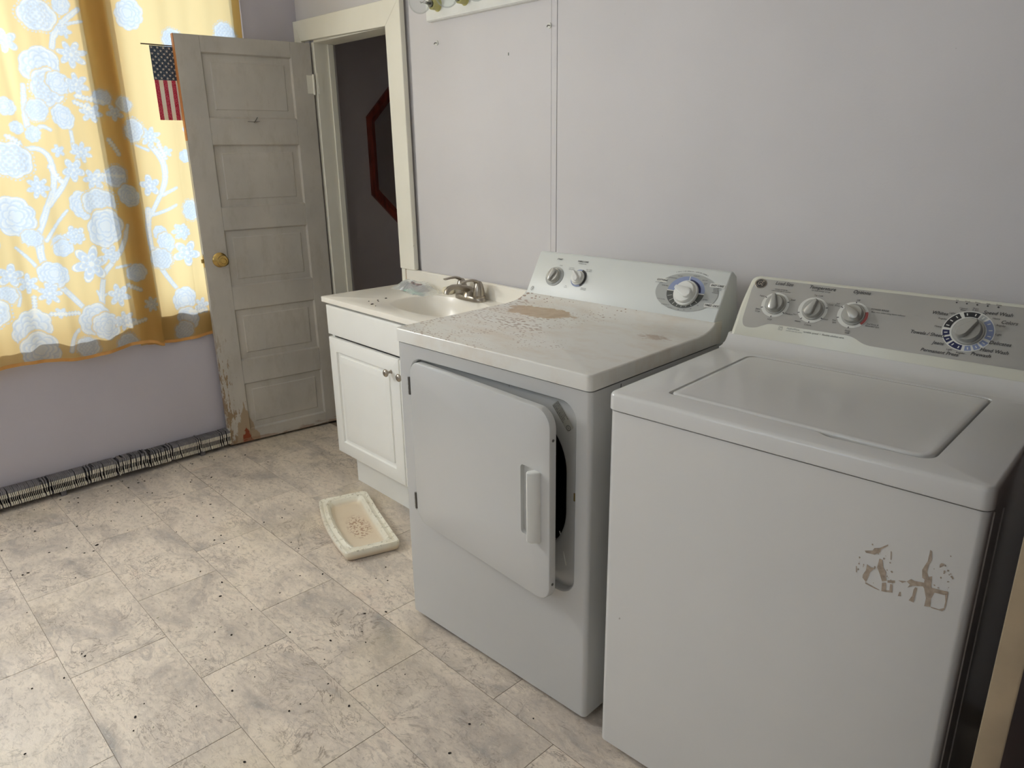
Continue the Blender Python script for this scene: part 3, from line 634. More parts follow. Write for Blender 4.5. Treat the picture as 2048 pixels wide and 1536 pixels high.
def knobv(par, x, z, y):
    M = axis((x, y, z), (0, -1, 0)); bm = bmesh.new(); lathe(bm, [(.008, 0), (.005, .004), (.0045, .014), (.010, .018), (.0145, .022), (.015, .026), (.012, .030), (.005, .0325), (0, .033)], M, 20)
    mesh_obj('knob', bm, M_nickel, par, 50)
d1 = raised('door', .004, .512, .143, .661, .012); knobv(d1, .463, .603, .012)
d2 = raised('door', .518, .980, .143, .661, .012); knobv(d2, .548, .603, .012)
bm = bmesh.new(); L, rc, f = front(bm, .004, .980, .672, .797, .012)
L.append(loop(bm, rc(.010), f(.0112)))
for a, b in zip(L, L[1:]): strip(bm, a, b)
bm.faces.new(L[-1]); bm.faces.new(L[0][::-1]); mesh_obj('false_drawer_front', bm, M_cab, vn, 25)
# integrated sink top
tp = thing('sink_top', 'cream moulded sink top with oval basin on the vanity', 'sink', VO, VA)
def sup(cx, cy, a, b, e=2.6, n=56):
    o = []
    for i in range(n):
        t = 2*math.pi*i/n; c, s = math.cos(t), math.sin(t); o.append((cx+a*math.copysign(abs(c)**(2/e), c), cy+b*math.copysign(abs(s)**(2/e), s)))
    return o
bm = bmesh.new(); zt = .832; BX, BY, BA, BB = .510, .222, .232, .148
outer = rrect(0, .985, 0, .437, .004, 3); f = lambda z: (lambda p: (p[0], p[1], z))
vo, vi = plate_hole(bm, outer, sup(BX, BY, BA, BB), f(zt))
sh_ = lambda i: rrect(-i, .985+i, -i, .437, .004+i, 3)
l1 = loop(bm, sh_(.0025), f(zt-.0015)); l2 = loop(bm, sh_(.003), f(zt-.005)); l3 = loop(bm, sh_(.003), f(zt-.021)); l4 = loop(bm, sh_(-.01), f(zt-.0212))
for a, b in ((vo, l1), (l1, l2), (l2, l3), (l3, l4)): strip(bm, a, b)
prev = vi
for k, z, e in ((.985, -.001, 2.6), (.965, -.006, 2.6), (.93, -.030, 2.6), (.86, -.070, 2.5), (.74, -.100, 2.4), (.55, -.118, 2.2), (.3, -.126, 2), (.1, -.128, 2)):
    nw = loop(bm, sup(BX, BY+.02*(1-k), BA*k, BB*k, e), f(zt+z)); strip(bm, prev, nw); prev = nw
bm.faces.new(prev); bm.normal_update()
mesh_obj('basin_top', bm, M_marble, tp, 35)
bm = bmesh.new(); prism(bm, [(.419, zt-.002), (.419, .893), (.423, .897), (.4365, .897), (.4365, zt-.002)], lambda p: (.012, p[0], p[1]), lambda p: (.985, p[0], p[1])); mesh_obj('backsplash', bm, M_marble, tp)
bm = bmesh.new(); lathe(bm, [(.021, .0), (.021, .003), (.012, .004), (0, .002)], Matrix.Translation((BX, BY+.02, .705)), 20); mesh_obj('drain', bm, M_nickel, tp, 40)
# faucet
fc = thing('faucet', 'brushed nickel two handle faucet behind the basin', 'faucet', (VO[0]+.508, VO[1]+.370, zt), VA)
bm = bmesh.new(); f = lambda z: (lambda p: (p[0], p[1], z)); L = [loop(bm, sup(0, 0, .082*k, .030*k**.5*1., 2.6, 40), f(z)) for k, z in ((1, 0), (1.0, .010), (.96, .015), (.88, .018))]
for a, b in zip(L, L[1:]): strip(bm, a, b)
bm.faces.new(L[-1]); bm.faces.new(L[0][::-1]); mesh_obj('base_plate', bm, M_nickel, fc, 50)
bm = bmesh.new(); rings = []
for (y, z, wx, wz) in ((.020, .012, .016, .010), (.012, .026, .0155, .016), (-.004, .038, .014, .015), (-.032, .050, .0125, .012), (-.062, .058, .0115, .0105), (-.088, .060, .011, .0105), (-.106, .056, .0115, .0105), (-.117, .047, .0115, .010), (-.121, .036, .011, .008)):
    ang = {0: 1.1}.get(0); rings.append((y, z, wx, wz))
P = [Vector((0, r_[0], r_[1])) for r_ in rings]; RR = []
for i, r_ in enumerate(rings):
    d = (P[min(i+1, len(P)-1)]-P[max(i-1, 0)]).normalized(); nrm = Vector((1, 0, 0)).cross(d)
    RR.append([bm.verts.new(P[i]+Vector((1, 0, 0))*r_[2]*math.cos(2*math.pi*k/16)+nrm*r_[3]*math.sin(2*math.pi*k/16)) for k in range(16)])
for a, b in zip(RR, RR[1:]): strip(bm, a, b)
bm.faces.new(RR[0]); bm.faces.new(RR[-1][::-1]); mesh_obj('spout', bm, M_nickel, fc, 60)
bm = bmesh.new(); L = [loop(bm, sup(0, -.004, .030*k, .028*k, 2.2, 24), f(z)) for k, z in ((1, .014), (.85, .026), (.6, .036), (.4, .042))]
for a, b in zip(L, L[1:]): strip(bm, a, b)
bm.faces.new(L[-1]); mesh_obj('spout_body', bm, M_nickel, fc, 60)
for sx in (-.052, .052):
    bm = bmesh.new(); lathe(bm, [(.026, .014), (.026, .020), (.0225, .022), (.0215, .040), (.0195, .054), (.0155, .068), (.010, .077), (0, .080)], Matrix.Translation((sx, 0, 0)), 24)
    h = mesh_obj('handle', bm, M_nickel, fc, 50)
    bm = bmesh.new(); rl = []
    for (y, z, a, b) in ((.006, .066, .010, .010), (-.012, .079, .009, .007), (-.034, .086, .0085, .005), (-.060, .086, .009, .004), (-.084, .084, .0105, .0035)):
        rl.append([bm.verts.new((sx+a*math.cos(2*math.pi*k/12), y, z+b*math.sin(2*math.pi*k/12))) for k in range(12)])
    for a, b in zip(rl, rl[1:]): strip(bm, a, b)
    bm.faces.new(rl[0]); bm.faces.new(rl[-1][::-1]); mesh_obj('lever', bm, M_nickel, h, 60)
bm = bmesh.new(); lathe(bm, [(.003, .015), (.003, .058), (.0065, .060), (.007, .064), (.003, .067), (0, .067)], Matrix.Translation((.006, .022, 0)), 12); mesh_obj('lift_rod', bm, M_nickel, fc, 40)
# ribbed cap, plastic bag
cp = thing('ribbed_cap', 'small cream ribbed plastic cap standing left of the faucet', 'cap', (VO[0]+.352, VO[1]+.385, zt), VA)
bm = bmesh.new(); lathe(bm, [(.019, 0), (.022, .004), (.023, .022), (.021, .027), (.012, .029), (0, .0295)], Matrix(), 48, ribs=lambda i: 1+.03*(i % 2)); mesh_obj('cap_body', bm, plain('ivory_plastic', (232, 224, 198), .4), cp, 60)
bg_ = thing('plastic_bag', 'clear zip bag holding wrapped papers on the left of the sink top', 'bag', (VO[0]+.200, VO[1]+.345, zt), VA-.12)
t = NT('clear_plastic_film', (.9, .95, .93, 1), .12); t.b.inputs['Alpha'].default_value = .36; t.b.inputs['Roughness'].default_value = .15; M_film = t.m
def crumple(x0, x1, y0, y1, h, seed, nx=26, ny_=14, z=.001):
    bm = bmesh.new(); r_ = random.Random(seed); G = []
    for i in range(nx+1):
        row = []
        for j in range(ny_+1):
            a, b = i/nx, j/ny_; e = math.sin(math.pi*min(max(a, 0), 1))**.5*math.sin(math.pi*b)**.5
            zz = z+h*e*(.75+.35*math.sin(a*9+seed)*math.cos(b*7+seed*2))+r_.uniform(0, .0045)*e
            row.append(bm.verts.new((x0+(x1-x0)*a+r_.uniform(-.002, .002), y0+(y1-y0)*b+.006*math.sin(a*11+seed)+r_.uniform(-.002, .002), max(zz, z))))
        G.append(row)
    for i in range(nx):
        for j in range(ny_): bm.faces.new((G[i][j], G[i+1][j], G[i+1][j+1], G[i][j+1]))
    return bm
mesh_obj('film', crumple(-.140, .130, -.060, .055, .042, 3), M_film, bg_, recalc=False)
mesh_obj('zip_strip', crumple(-.03, .11, -.052, -.036, .010, 4, 20, 3, .003), plain('green_film', (134, 170, 150), .3), bg_, label='pale green zip strip', recalc=False)
mesh_obj('paper_bundle', crumple(-.090, .050, -.032, .030, .032, 5, 22, 8), plain('grey_pink_paper', (176, 160, 158), .6, var=.25, sc=60), bg_, label='greyish pink wrapped bundle', recalc=False)
mesh_obj('foil_end', crumple(-.105, -.050, -.048, .015, .028, 6, 10, 8), plain('silver_foil', (190, 190, 194), .25, .7, var=.3, sc=90), bg_, label='silver foil end', recalc=False)
mesh_obj('card', B(-.135, -.05, -.062, -.040, .0006, .0014), plain('white_card', (222, 214, 200), .6), bg_)
# grime crumbs on the sink top
def crumbs(name, label, pts, zf, rad, mat, seed=1, par=None):
    bm = bmesh.new(); r_ = random.Random(seed)
    for p in pts:
        q = r_.uniform(.6, 1.3)*rad; M = Matrix.Translation((p[0], p[1], zf+q*.35)) @ Matrix.Rotation(r_.uniform(0, 6), 4, 'Z') @ Matrix.Diagonal((q*r_.uniform(1, 1.9), q, q*.7, 1))
        bmesh.ops.create_icosphere(bm, subdivisions=1, radius=1, matrix=M)
    o = mesh_obj(name, bm, mat, par, recalc=False); o['kind'] = 'stuff'; o['label'] = label; o['category'] = 'debris'; return o
M_crumb = plain('dark_crumb', (52, 44, 38), .9, var=.3)
M_crumbp = plain('pale_flake', (214, 206, 188), .9)
def vw(u, v): return (VO[0]+u*math.cos(VA)-v*math.sin(VA), VO[1]+u*math.sin(VA)+v*math.cos(VA))
crumbs('sink_crumbs', 'dark crumbs scattered on the cream sink top', [vw(*p) for p in ((.300, .055), (.335, .045), (.25, .11), (.27, .10), (.24, .075), (.42, .395), (.75, .36), (.77, .40), (.80, .38), (.72, .39), (.70, .405), (.68, .38), (.30, .05), (.24, .155))], zt, .0028, M_crumb, 2)

# ---------------------------------------------------------------- appliances: shared builders
def facemat(v0, z0, dv, dz):
    L = math.hypot(dv, dz); dv, dz = dv/L, dz/L
    return Matrix(((1, 0, 0, 0), (0, dv, -dz, v0), (0, dz, dv, z0), (0, 0, 0, 1)))
def shell(bm, W, D, z0, z1, r=.012, hole=None, seam=None):
    """sheet-metal body: plan outline with rounded front corners, front plate may have a rounded opening"""
    n = 5; pl = []
    for i in range(n+1): t = R(180+90*i/n); pl.append((r+r*math.cos(t), r+r*math.sin(t)))
    for i in range(n+1): t = R(270+90*i/n); pl.append((W-r+r*math.cos(t), r+r*math.sin(t)))
    pl += [(W, D), (0, D)]
    A = [bm.verts.new((p[0], p[1], z0)) for p in pl]; Bq = [bm.verts.new((p[0], p[1], z1)) for p in pl]; N = len(pl)
    for i in range(N):
        j = (i+1) % N
        if hole and i == n: continue          # flat front span is filled separately
        bm.faces.new((A[i], A[j], Bq[j], Bq[i]))
    bm.faces.new(A[::-1]); bm.faces.new(Bq)
    if hole:
        outer = [(r, z0), (W-r, z0), (W-r, z1), (r, z1)]
        return plate_hole(bm, outer, hole, lambda p: (p[0], 0, p[1]))
def knob(bm, M, r, h, ang, grip=.5, point=.35, skirt=.004):
    """dial: skirt disc, domed body and a raised pointed grip turned by ang degrees"""
    lathe(bm, [(r, 0), (r, skirt*.6), (r*.97, skirt), (r*.86, skirt), (r*.84, h*.5), (r*.78, h*.62), (0, h*.66)], M, 32)
    Mr = M @ Matrix.Rotation(R(ang), 4, 'Z'); pts = []
    for i in range(13): t = math.pi+math.pi*i/12; pts.append((r*grip*.62*math.cos(t), -r*.30+r*.55*math.sin(t)))
    pts += [(r*.14, r*(.80+point*.3)), (0, r*(.86+point*.4)), (-r*.14, r*(.80+point*.3))]
    a = [bm.verts.new(Mr @ Vector((p[0], p[1], h*.40))) for p in pts]; b = [bm.verts.new(Mr @ Vector((p[0]*.93, p[1]*.96, h*.95))) for p in pts]; c = [bm.verts.new(Mr @ Vector((p[0]*.70, p[1]*.90, h*1.03))) for p in pts]
    strip(bm, a, b); strip(bm, b, c); bm.faces.new(c)
def feet(par, W, D, z):
    for x in (.05, W-.05):
        for y in (.05, D-.06):
            bm = bmesh.new(); lathe(bm, [(.018, 0), (.020, .004), (.020, z*.6), (.008, z*.7), (.008, z+.012)], Matrix.Translation((x, y, 0)), 14); mesh_obj('foot', bm, M_steel, par, 40)

# ---------------------------------------------------------------- dryer
DP, DAg, W = (1.806, -.7902, 0), .0332, .6856
dy = thing('clothes_dryer', 'white front load clothes dryer with open door and rust stained top', 'dryer', DP, DAg)
bm = bmesh.new(); hole = rrect(.052, .6455, .356, .856, .048, 7)
vo, vi = shell(bm, W, .62, .019, .889, .012, hole)
f = lambda y: (lambda p: (p[0], y, p[1])); ih = lambda i: rrect(.052+i, .6455-i, .356+i, .856-i, .048-i, 7)
l1 = loop(bm, ih(.0015), f(.0012)); l2 = loop(bm, ih(.004), f(.004)); l3 = loop(bm, ih(.006), f(.020)); strip(bm, vi, l1); strip(bm, l1, l2); strip(bm, l2, l3)
inner = roundpoly([(.09, .43), (.545, .43), (.606, .51), (.606, .72), (.53, .806), (.14, .806), (.09, .74)], [.06]*7, 6)
# recessed bulkhead with the drum opening
vo2 = l3; vi2 = loop(bm, inner, f(.020)); es = [bm.edges.get((l3[i], l3[(i+1) % len(l3)])) for i in range(len(l3))]+[bm.edges.new((vi2[i], vi2[(i+1) % len(vi2)])) for i in range(len(vi2))]
bmesh.ops.triangle_fill(bm, use_beauty=True, edges=es)
ins = lambda k, y: loop(bm, [((p[0]-.345)*k+.345, (p[1]-.612)*k+.612) for p in inner], f(y))
l4 = ins(.965, .026); l5 = ins(.95, .06); strip(bm, vi2, l4); strip(bm, l4, l5)
bmesh.ops.remove_doubles(bm, verts=bm.verts[:], dist=1e-5)
mesh_obj('body', bm, M_en, dy, 35, recalc=True)
bm = bmesh.new(); a = loop(bm, [((p[0]-.345)*.955+.345, (p[1]-.612)*.955+.612) for p in inner], f(.058)); b = loop(bm, [((p[0]-.345)*1.0+.345, (p[1]-.612)*1.0+.612) for p in inner], f(.5)); strip(bm, a, b); bm.faces.new(b)
mesh_obj('drum', bm, M_black, dy, 40)
mesh_obj('side_seam', B(W-.0002, W+.0006, .108, .1095, .03, .885), M_dark, dy)
feet(dy, W, .6, .019)
# worktop with the rounded front and the coved rise to the console
bm = bmesh.new(); pr = [(-.005, .8925), (-.005, .930), (.440, .930), (.475, .9325), (.500, .938), (.516, .9455), (.526, .953), (.56, .953), (.56, .8925)]
prism(bm, pr, lambda p: (-.001, p[0], p[1]), lambda p: (W+.001, p[0], p[1])); bmesh.ops.recalc_face_normals(bm, faces=bm.faces[:])
es = [e for e in bm.edges if abs(e.verts[0].co.z-e.verts[1].co.z) > .02 and all(abs(v.co.y+.005) < 1e-4 for v in e.verts)]
bmesh.ops.bevel(bm, geom=es, offset=.013, segments=4, affect='EDGES', profile=.5)
es = [e for e in bm.edges if len(e.link_faces) == 2 and e.calc_face_angle(0) > R(60) and all(v.co.y < .53 and v.co.z > .929 for v in e.verts) and min(abs(f.normal.z) for f in e.link_faces) < .3 and max(f.normal.z for f in e.link_faces) > .5]
bmesh.ops.bevel(bm, geom=es, offset=.004, segments=3, affect='EDGES', profile=.5)
mesh_obj('worktop', bm, M_dtop, dy, 40)
# console
DF = facemat(.527, .955, .070, .119)
bm = bmesh.new(); pr = [(.5275, .9545), (.5975, 1.0735), (.603, 1.077), (.611, 1.0775), (.632, 1.062), (.652, .96), (.655, .80), (.575, .80), (.545, .90), (.5275, .935)]
prism(bm, pr, lambda p: (.003, p[0], p[1]), lambda p: (W-.003, p[0], p[1])); bmesh.ops.recalc_face_normals(bm, faces=bm.faces[:]); bevel_sharp(bm, .004, 3, 50)
dc = mesh_obj('console', bm, M_cons_d, dy, 35)
def tx(bm, FM, s, t, body, size, align='CENTER', shear=0, wx=1, z=.0012, rot=0, bold=0): text(bm, body, size, FM @ Matrix.Translation((s, t, z)) @ Matrix.Rotation(R(rot), 4, 'Z'), align, shear, wx, bold)
z0 = .0009
bm = bmesh.new(); ring(bm, .571, .0700, .0001, .0001, .096, .0555, DF, z0, n=60); mesh_obj('dial_oval', bm, M_pgrey, dc, recalc=False, label='grey printed oval')
def dial(par, parts, cx, cy, rx0, ry0, rx1, ry1, FM, z):
    for name, mat, arcs in parts:
        bm = bmesh.new()
        for a, b in arcs: ring(bm, cx, cy, rx0, ry0, rx1, ry1, FM, z, a, b)
        mesh_obj(name, bm, mat, par, recalc=False)
dial(dc, [('dial_ring', M_pdark, [(181, 359)]), ('dial_ring', M_pblue, [(3, 177)])], .5695, .0698, .030, .026, .0575, .0465, DF, .0012)
dial(dc, [('dial_ring', M_pnavy, [(5, 84)])], .5695, .0698, .030, .026, .0465, .0385, DF, .0015)
bm = bmesh.new()
for a in (202, 222, 240, 256, 272, 288, 305, 325): ring(bm, .5695, .0698, .040, .033, .0545, .0440, DF, .0015, a-.7, a+.7)
for a in (0, 90, 180): ring(bm, .5695, .0698, .034, .03, .0575, .0465, DF, .0016, a-1.6, a+1.6)
mesh_obj('dial_marks', bm, M_pwhite, dc, recalc=False, kind='stuff')
for (s, t, wd) in ((.4850, .0962, .034), (.6566, .0992, .044), (.6580, .0420, .042)):
    bm = bmesh.new(); poly(bm, rrect(s-wd/2, s+wd/2, t-.0055, t+.0055, .002, 2), DF, .0013); mesh_obj('label_plate', bm, M_pwhite, dc, recalc=False)
for s, t, b, z in ((.0964, .1215, 'START', .0072), (.1897, .1222, 'FABRIC CARE', .0068), (.4850, .0962, 'COTTONS', .0070), (.6566, .0990, 'EASY CARE', .0074), (.6580, .0420, 'TIMED DRY', .0080)):
    bm = bmesh.new(); tx(bm, DF, s, t, b, z, shear=.25, z=.0018, bold=.0002); mesh_obj('heading', bm, M_ink, dc, recalc=False)
bm = bmesh.new()
for s, t, b, z in ((.1906, .1148, '(TEMPERATURE)', .0042), (.1105, .1010, 'START', .0042), (.1549, .0975, 'COTTONS', .0042), (.1557, .0928, 'HIGH HEAT', .0042), (.2226, .0985, 'EASY CARE', .0042), (.2247, .0936, 'MED HEAT', .0042), (.1567, .0369, 'AIR', .0042), (.1567, .0323, 'FLUFF', .0042), (.2259, .0376, 'DELICATES', .0042), (.2266, .0330, 'LOW HEAT', .0042),
    (.4787, .0885, 'AUTOMATIC', .0042), (.5009, .0814, 'MORE DRY', .0044), (.5180, .1060, 'OPTIMUM DRY', .0040), (.5381, .1141, 'LESS DRY', .0040), (.5875, .1190, 'MORE DRY', .0040), (.6159, .1098, 'LESS DRY', .0040), (.6208, .1015, 'DAMP', .0038), (.6208, .0975, 'DRY', .0038),
    (.6600, .0915, 'AUTOMATIC', .0042), (.6606, .0872, 'SENSOR DRY', .0042), (.6590, .0828, 'FOR LESS', .0042), (.6575, .0784, 'WRINKLES', .0042), (.6359, .0558, '60 MIN', .0046), (.6194, .0374, '50', .0046), (.6022, .0255, '40', .0046), (.5835, .0193, '30', .0046), (.5666, .0177, '20', .0046), (.5395, .0190, 'FLUFF 20', .0038), (.5211, .0267, 'DEWRINKLE 10', .0038), (.5025, .0409, 'COOL DOWN', .0040)): tx(bm, DF, s, t, b, z, z=.0018)
for i, ch in enumerate('4 FAMILY SIZE CAPACITY - AUTO DRY SENSOR 4'):
    a = 118-i*56/41; tx(bm, DF, .571+.104*math.cos(R(a)), .070+.0612*math.sin(R(a)), ch, .0042, rot=(a-90)*.55)
ring(bm, .0253, .0135, .0042, .0062, .0050, .0074, DF, .0015); tx(bm, DF, .0253, .0135, 'GE', .0075, shear=.3, wx=.75, z=.0016)
mesh_obj('small_print', bm, M_ink, dc, recalc=False, kind='stuff')
bm = bmesh.new(); knob(bm, DF @ Matrix.Translation((.0955, .0640, .001)), .0255, .019, 172, grip=.75, point=.0); mesh_obj('knob', bm, M_knob_g, dc, 40, label='grey start knob')
bm = bmesh.new(); ring(bm, .0975, .0635, .020, .020, .034, .032, DF, .0010, n=40); mesh_obj('knob_well', bm, M_pgrey, dc, recalc=False)
bm = bmesh.new(); ring(bm, .194, .0680, .018, .018, .0285, .0285, DF, .0010, n=40); mesh_obj('knob_ring', bm, M_pblue, dc, recalc=False)
bm = bmesh.new(); ring(bm, .194, .0680, .018, .018, .0290, .0290, DF, .0013, -60, 78, n=30); mesh_obj('knob_ring', bm, M_pblack, dc, recalc=False)
bm = bmesh.new(); knob(bm, DF @ Matrix.Translation((.1925, .0680, .001)), .0235, .022, 40, grip=.62); mesh_obj('knob', bm, M_knob_w, dc, 40, label='white fabric care knob')
bm = bmesh.new(); knob(bm, DF @ Matrix.Translation((.5735, .0665, .001)), .0365, .030, 72, grip=.66, point=-.3, skirt=.008); mesh_obj('knob', bm, M_knob_w, dc, 40, label='large white timer knob')
# open door
th = R(-5.5); dd = mesh_obj
Mdoor = Matrix.Translation((.053, -.005, 0)) @ Matrix.Rotation(th, 4, 'Z')
dw = .568; bm = bmesh.new(); f = lambda y: (lambda p: (p[0], y, p[1])); q = lambda i: rrect(i, dw-i, .353+i, .846-i, .045-i, 8)
hand = rrect(.467, .536, .508, .690, .010, 4)
vo, vi = plate_hole(bm, q(.004), hand, f(0))
L = [vo, loop(bm, q(.0015), f(.001)), loop(bm, q(0), f(.004)), loop(bm, q(0), f(.019)), loop(bm, q(.003), f(.021))]
for a, b in zip(L, L[1:]): strip(bm, a, b)
bm.faces.new(L[-1])
h2 = loop(bm, rrect(.469, .534, .510, .688, .009, 4), f(.010)); strip(bm, vi, h2); bm.faces.new(h2)
bmesh.ops.transform(bm, matrix=Mdoor, verts=bm.verts[:])
do = mesh_obj('door', bm, M_en, dy, 35, label='white dryer door standing slightly open')
bm = bmesh.new(); prism(bm, [(.515, .009), (.509, -.016), (.511, -.022), (.517, -.024), (.528, -.019), (.537, -.006), (.538, .002), (.538, .009)], lambda p: (p[0], p[1], .508), lambda p: (p[0], p[1], .690)); bmesh.ops.recalc_face_normals(bm, faces=bm.faces[:])
bevel_sharp(bm, .004, 3, 50); bmesh.ops.transform(bm, matrix=Mdoor, verts=bm.verts[:]); mesh_obj('handle', bm, M_knob_w, do, 40)
for z in (.775, .405):
    bm = bmesh.new(); lathe(bm, [(.0035, 0), (.0035, .0008), (0, .001)], Mdoor @ axis((dw, .010, z), (1, 0, 0)), 12); mesh_obj('screw', bm, M_steel, do)
for z in (.770, .415):
    bm = bmesh.new(); lathe(bm, [(.0035, -.026), (.0035, .026)], Matrix.Translation((.0485, -.003, z)), 10)
    for i in range(4): lathe(bm, [(.0040, -.024+i*.013), (.0040, -.015+i*.013)], Matrix.Translation((.0485, -.003, z)), 10)
    mesh_obj('hinge', bm, M_steel, dy, 40)
# warning sticker, latch, wire
LM = Matrix.Translation((.590, .0195, .806)) @ Matrix(((1, 0, 0, 0), (0, 0, 1, 0), (0, 1, 0, 0), (0, 0, 0, 1))) @ Matrix.Rotation(R(-49), 4, 'Z')
bm = bmesh.new(); poly(bm, rrect(-.038, .036, -.012, .012, .002, 2), LM, -.0003); st_ = mesh_obj('warning_sticker', bm, M_paper, dy, recalc=False)
bm = bmesh.new()
for r_, ln in enumerate(('WARNING: TO REDUCE THE RISK OF FIRE', 'EXPLOSION OR ELECTRIC SHOCK', 'DO NOT DRY ARTICLES CONTAINING', 'FOAM RUBBER OR SIMILAR MATERIALS', 'CLEAN LINT SCREEN BEFORE EACH LOAD')): tx(bm, LM, -.036, .0092-r_*.0045, ln, .0040, 'LEFT', wx=.64, z=-.0006, bold=.0001)
ring(bm, .029, -.003, .0055, .0055, .0068, .0068, LM, -.0006); tx(bm, LM, .029, -.003, 'UL', .006, z=-.0006)
mesh_obj('sticker_print', bm, M_ink, st_, recalc=False)
bm = bmesh.new(); box(bm, .637, .643, .004, .006, .612, .632); mesh_obj('door_catch', bm, M_brass, dy)
bm = bmesh.new(); tube(bm, [(.575, .028, .50), (.590, .024, .475), (.597, .020, .445), (.604, .019, .42)], .0015, 6); mesh_obj('wire', bm, M_pwhite, dy)

# ---------------------------------------------------------------- washer
WP, WAg, WW = (2.5588, -.7885, 0), .0465, .6873
wa = thing('washing_machine', 'white top load washing machine with peeled sticker marks on its front', 'washer', WP, WAg)
bm = bmesh.new(); shell(bm, WW, .62, .021, .874, .014)
bmesh.ops.remove_doubles(bm, verts=bm.verts[:], dist=1e-5); mesh_obj('body', bm, M_en_w, wa, 35)
feet(wa, WW, .6, .021)
bm = bmesh.new(); box(bm, WW, WW+.0022, .024, .0265, .03, .868, .0008, 1); box(bm, WW, WW+.0022, .115, .1175, .03, .84, .0008, 1); mesh_obj('side_crease', bm, M_en_w, wa)
bm = bmesh.new(); zt = .915; f = lambda z: (lambda p: (p[0], p[1], z))
lid_out = roundpoly([(.094, .066), (.405, .056), (.425, .042), (.592, .049), (.597, .452), (.090, .446)], [.014, .012, .012, .030, .016, .03], 6)
outer = rrect(.005, WW-.005, .002, .470, [.001, .001, .010, .010], 5)
vo, vi = plate_hole(bm, outer, lid_out, f(zt))
sh2 = lambda i: rrect(.005-i, WW-.005+i, .002-i, .470, [.001, .001, .010+i, .010+i], 5)
L = [vo, loop(bm, sh2(.0035), f(zt-.0012)), loop(bm, sh2(.006), f(zt-.004)), loop(bm, sh2(.0075), f(zt-.008)), loop(bm, sh2(.008), f(zt-.036)), loop(bm, sh2(.006), f(zt-.038))]
for a, b in zip(L, L[1:]): strip(bm, a, b)
cen = (.345, .25)
sc_ = lambda k, P: [((p[0]-cen[0])*k+cen[0], (p[1]-cen[1])*k+cen[1]) for p in P]
a = loop(bm, sc_(.997, lid_out), f(zt-.002)); b = loop(bm, sc_(.992, lid_out), f(zt-.016)); strip(bm, vi, a); strip(bm, a, b); bm.faces.new(b)
mesh_obj('top_deck', bm, M_en_w, wa, 35)
bm = bmesh.new(); prism(bm, [(.469, .880), (.469, .915), (.485, .9175), (.500, .9245), (.509, .934), (.515, .944), (.56, .944), (.56, .880)], lambda p: (-.003, p[0], p[1]), lambda p: (WW+.003, p[0], p[1])); mesh_obj('deck_rise', bm, M_en_w, wa, 35)
bm = bmesh.new(); lo_ = [((p[0]-cen[0])*.979+cen[0], (p[1]-cen[1])*.975+cen[1]+.0015) for p in roundpoly([(.094, .066), (.592, .052), (.597, .452), (.090, .446)], [.014, .030, .016, .03], 6)]
L = [loop(bm, sc_(1, lo_), f(zt-.015)), loop(bm, sc_(1, lo_), f(zt-.004)), loop(bm, sc_(.995, lo_), f(zt-.0005)), loop(bm, sc_(.985, lo_), f(zt+.0008)), loop(bm, sc_(.95, lo_), f(zt+.0004)), loop(bm, sc_(.90, lo_), f(zt-.0002))]
for a, b in zip(L, L[1:]): strip(bm, a, b)
bm.faces.new(L[-1]); mesh_obj('lid', bm, M_en_w, wa, 50)
# console
WF = facemat(.515, .946, .070, .122)
o2 = roundpoly([(.002, -.004), (.003, .080), (.012, .150), (.026, .159), (WW-.026, .159), (WW-.012, .150), (WW-.003, .080), (WW-.002, -.004)], [.001, .04, .012, .012, .012, .012, .04, .001], 6)
bm = bmesh.new(); L = []
for i, d in ((.010, .0), (.005, -.0008), (.0015, -.004), (0, -.010), (0, -.052)):
    P = [(x if i == 0 else (x-.3435)*(1-2*i/WW)+.3435, (t-.077)*(1-2*i/.163)+.077 if t > 0 else t+0*i) for x, t in o2] if i else o2
    P = [((x-.3435)*(1-2*i/WW)+.3435, (t-.0)*(1-i/.159)) for x, t in o2]
    L.append([bm.verts.new(WF @ Vector((p[0], p[1], d))) for p in P])
for a, b in zip(L, L[1:]): strip(bm, a, b)
bm.faces.new(L[0]); bm.faces.new(L[-1][::-1])
wc = mesh_obj('console', bm, M_cons_w, wa, 40)
mesh_obj('console_back', B(.02, WW-.02, .575, .655, .82, 1.05, .004, 2), M_cons_w, wa)
fo = roundpoly([(.0225, .036), (.031, .019), (.062, .019), (.088, .036), (.292, .036), (.322, .0195), (.655, .0195), (.664, .040), (.664, .125), (.655, .149), (.0300, .149), (.0215, .125)], [.012, .012, .02, .02, .02, .02, .02, .02, .015, .015, .012, .02], 6)
bm = bmesh.new(); poly(bm, fo, WF, .0008); bmesh.ops.triangulate(bm, faces=bm.faces[:]); fa = mesh_obj('fascia', bm, M_fascia, wc, recalc=False, label='silver grey control fascia')
def kn3(s, t, ang, lab):
    bm = bmesh.new(); ring(bm, s, t, .020, .020, .0345, .0320, WF, .0014, n=44); k = mesh_obj('knob_ring', bm, M_pwhite, wc, recalc=False)
    bm = bmesh.new(); knob(bm, WF @ Matrix.Translation((s+.001, t+.001, .001)), .0262, .024, ang, grip=.72, point=.1); mesh_obj('knob', bm, M_knob_g, wc, 40, label=lab)
kn3(.0935, .0855, 8, 'silver load size knob'); kn3(.1867, .0850, -22, 'silver temperature knob'); kn3(.2790, .0860, 50, 'silver options knob')
bm = bmesh.new(); ring(bm, .279, .086, .0275, .026, .0335, .031, WF, .0018, -42, 22, n=14); mesh_obj('option_arc', bm, M_pred, wc, recalc=False)
DC = (.5128, .0840)
dial(wc, [('dial_ring', M_pwhite, [(0, 360)])], *DC, .030, .029, .0485, .0445, WF, .0014)
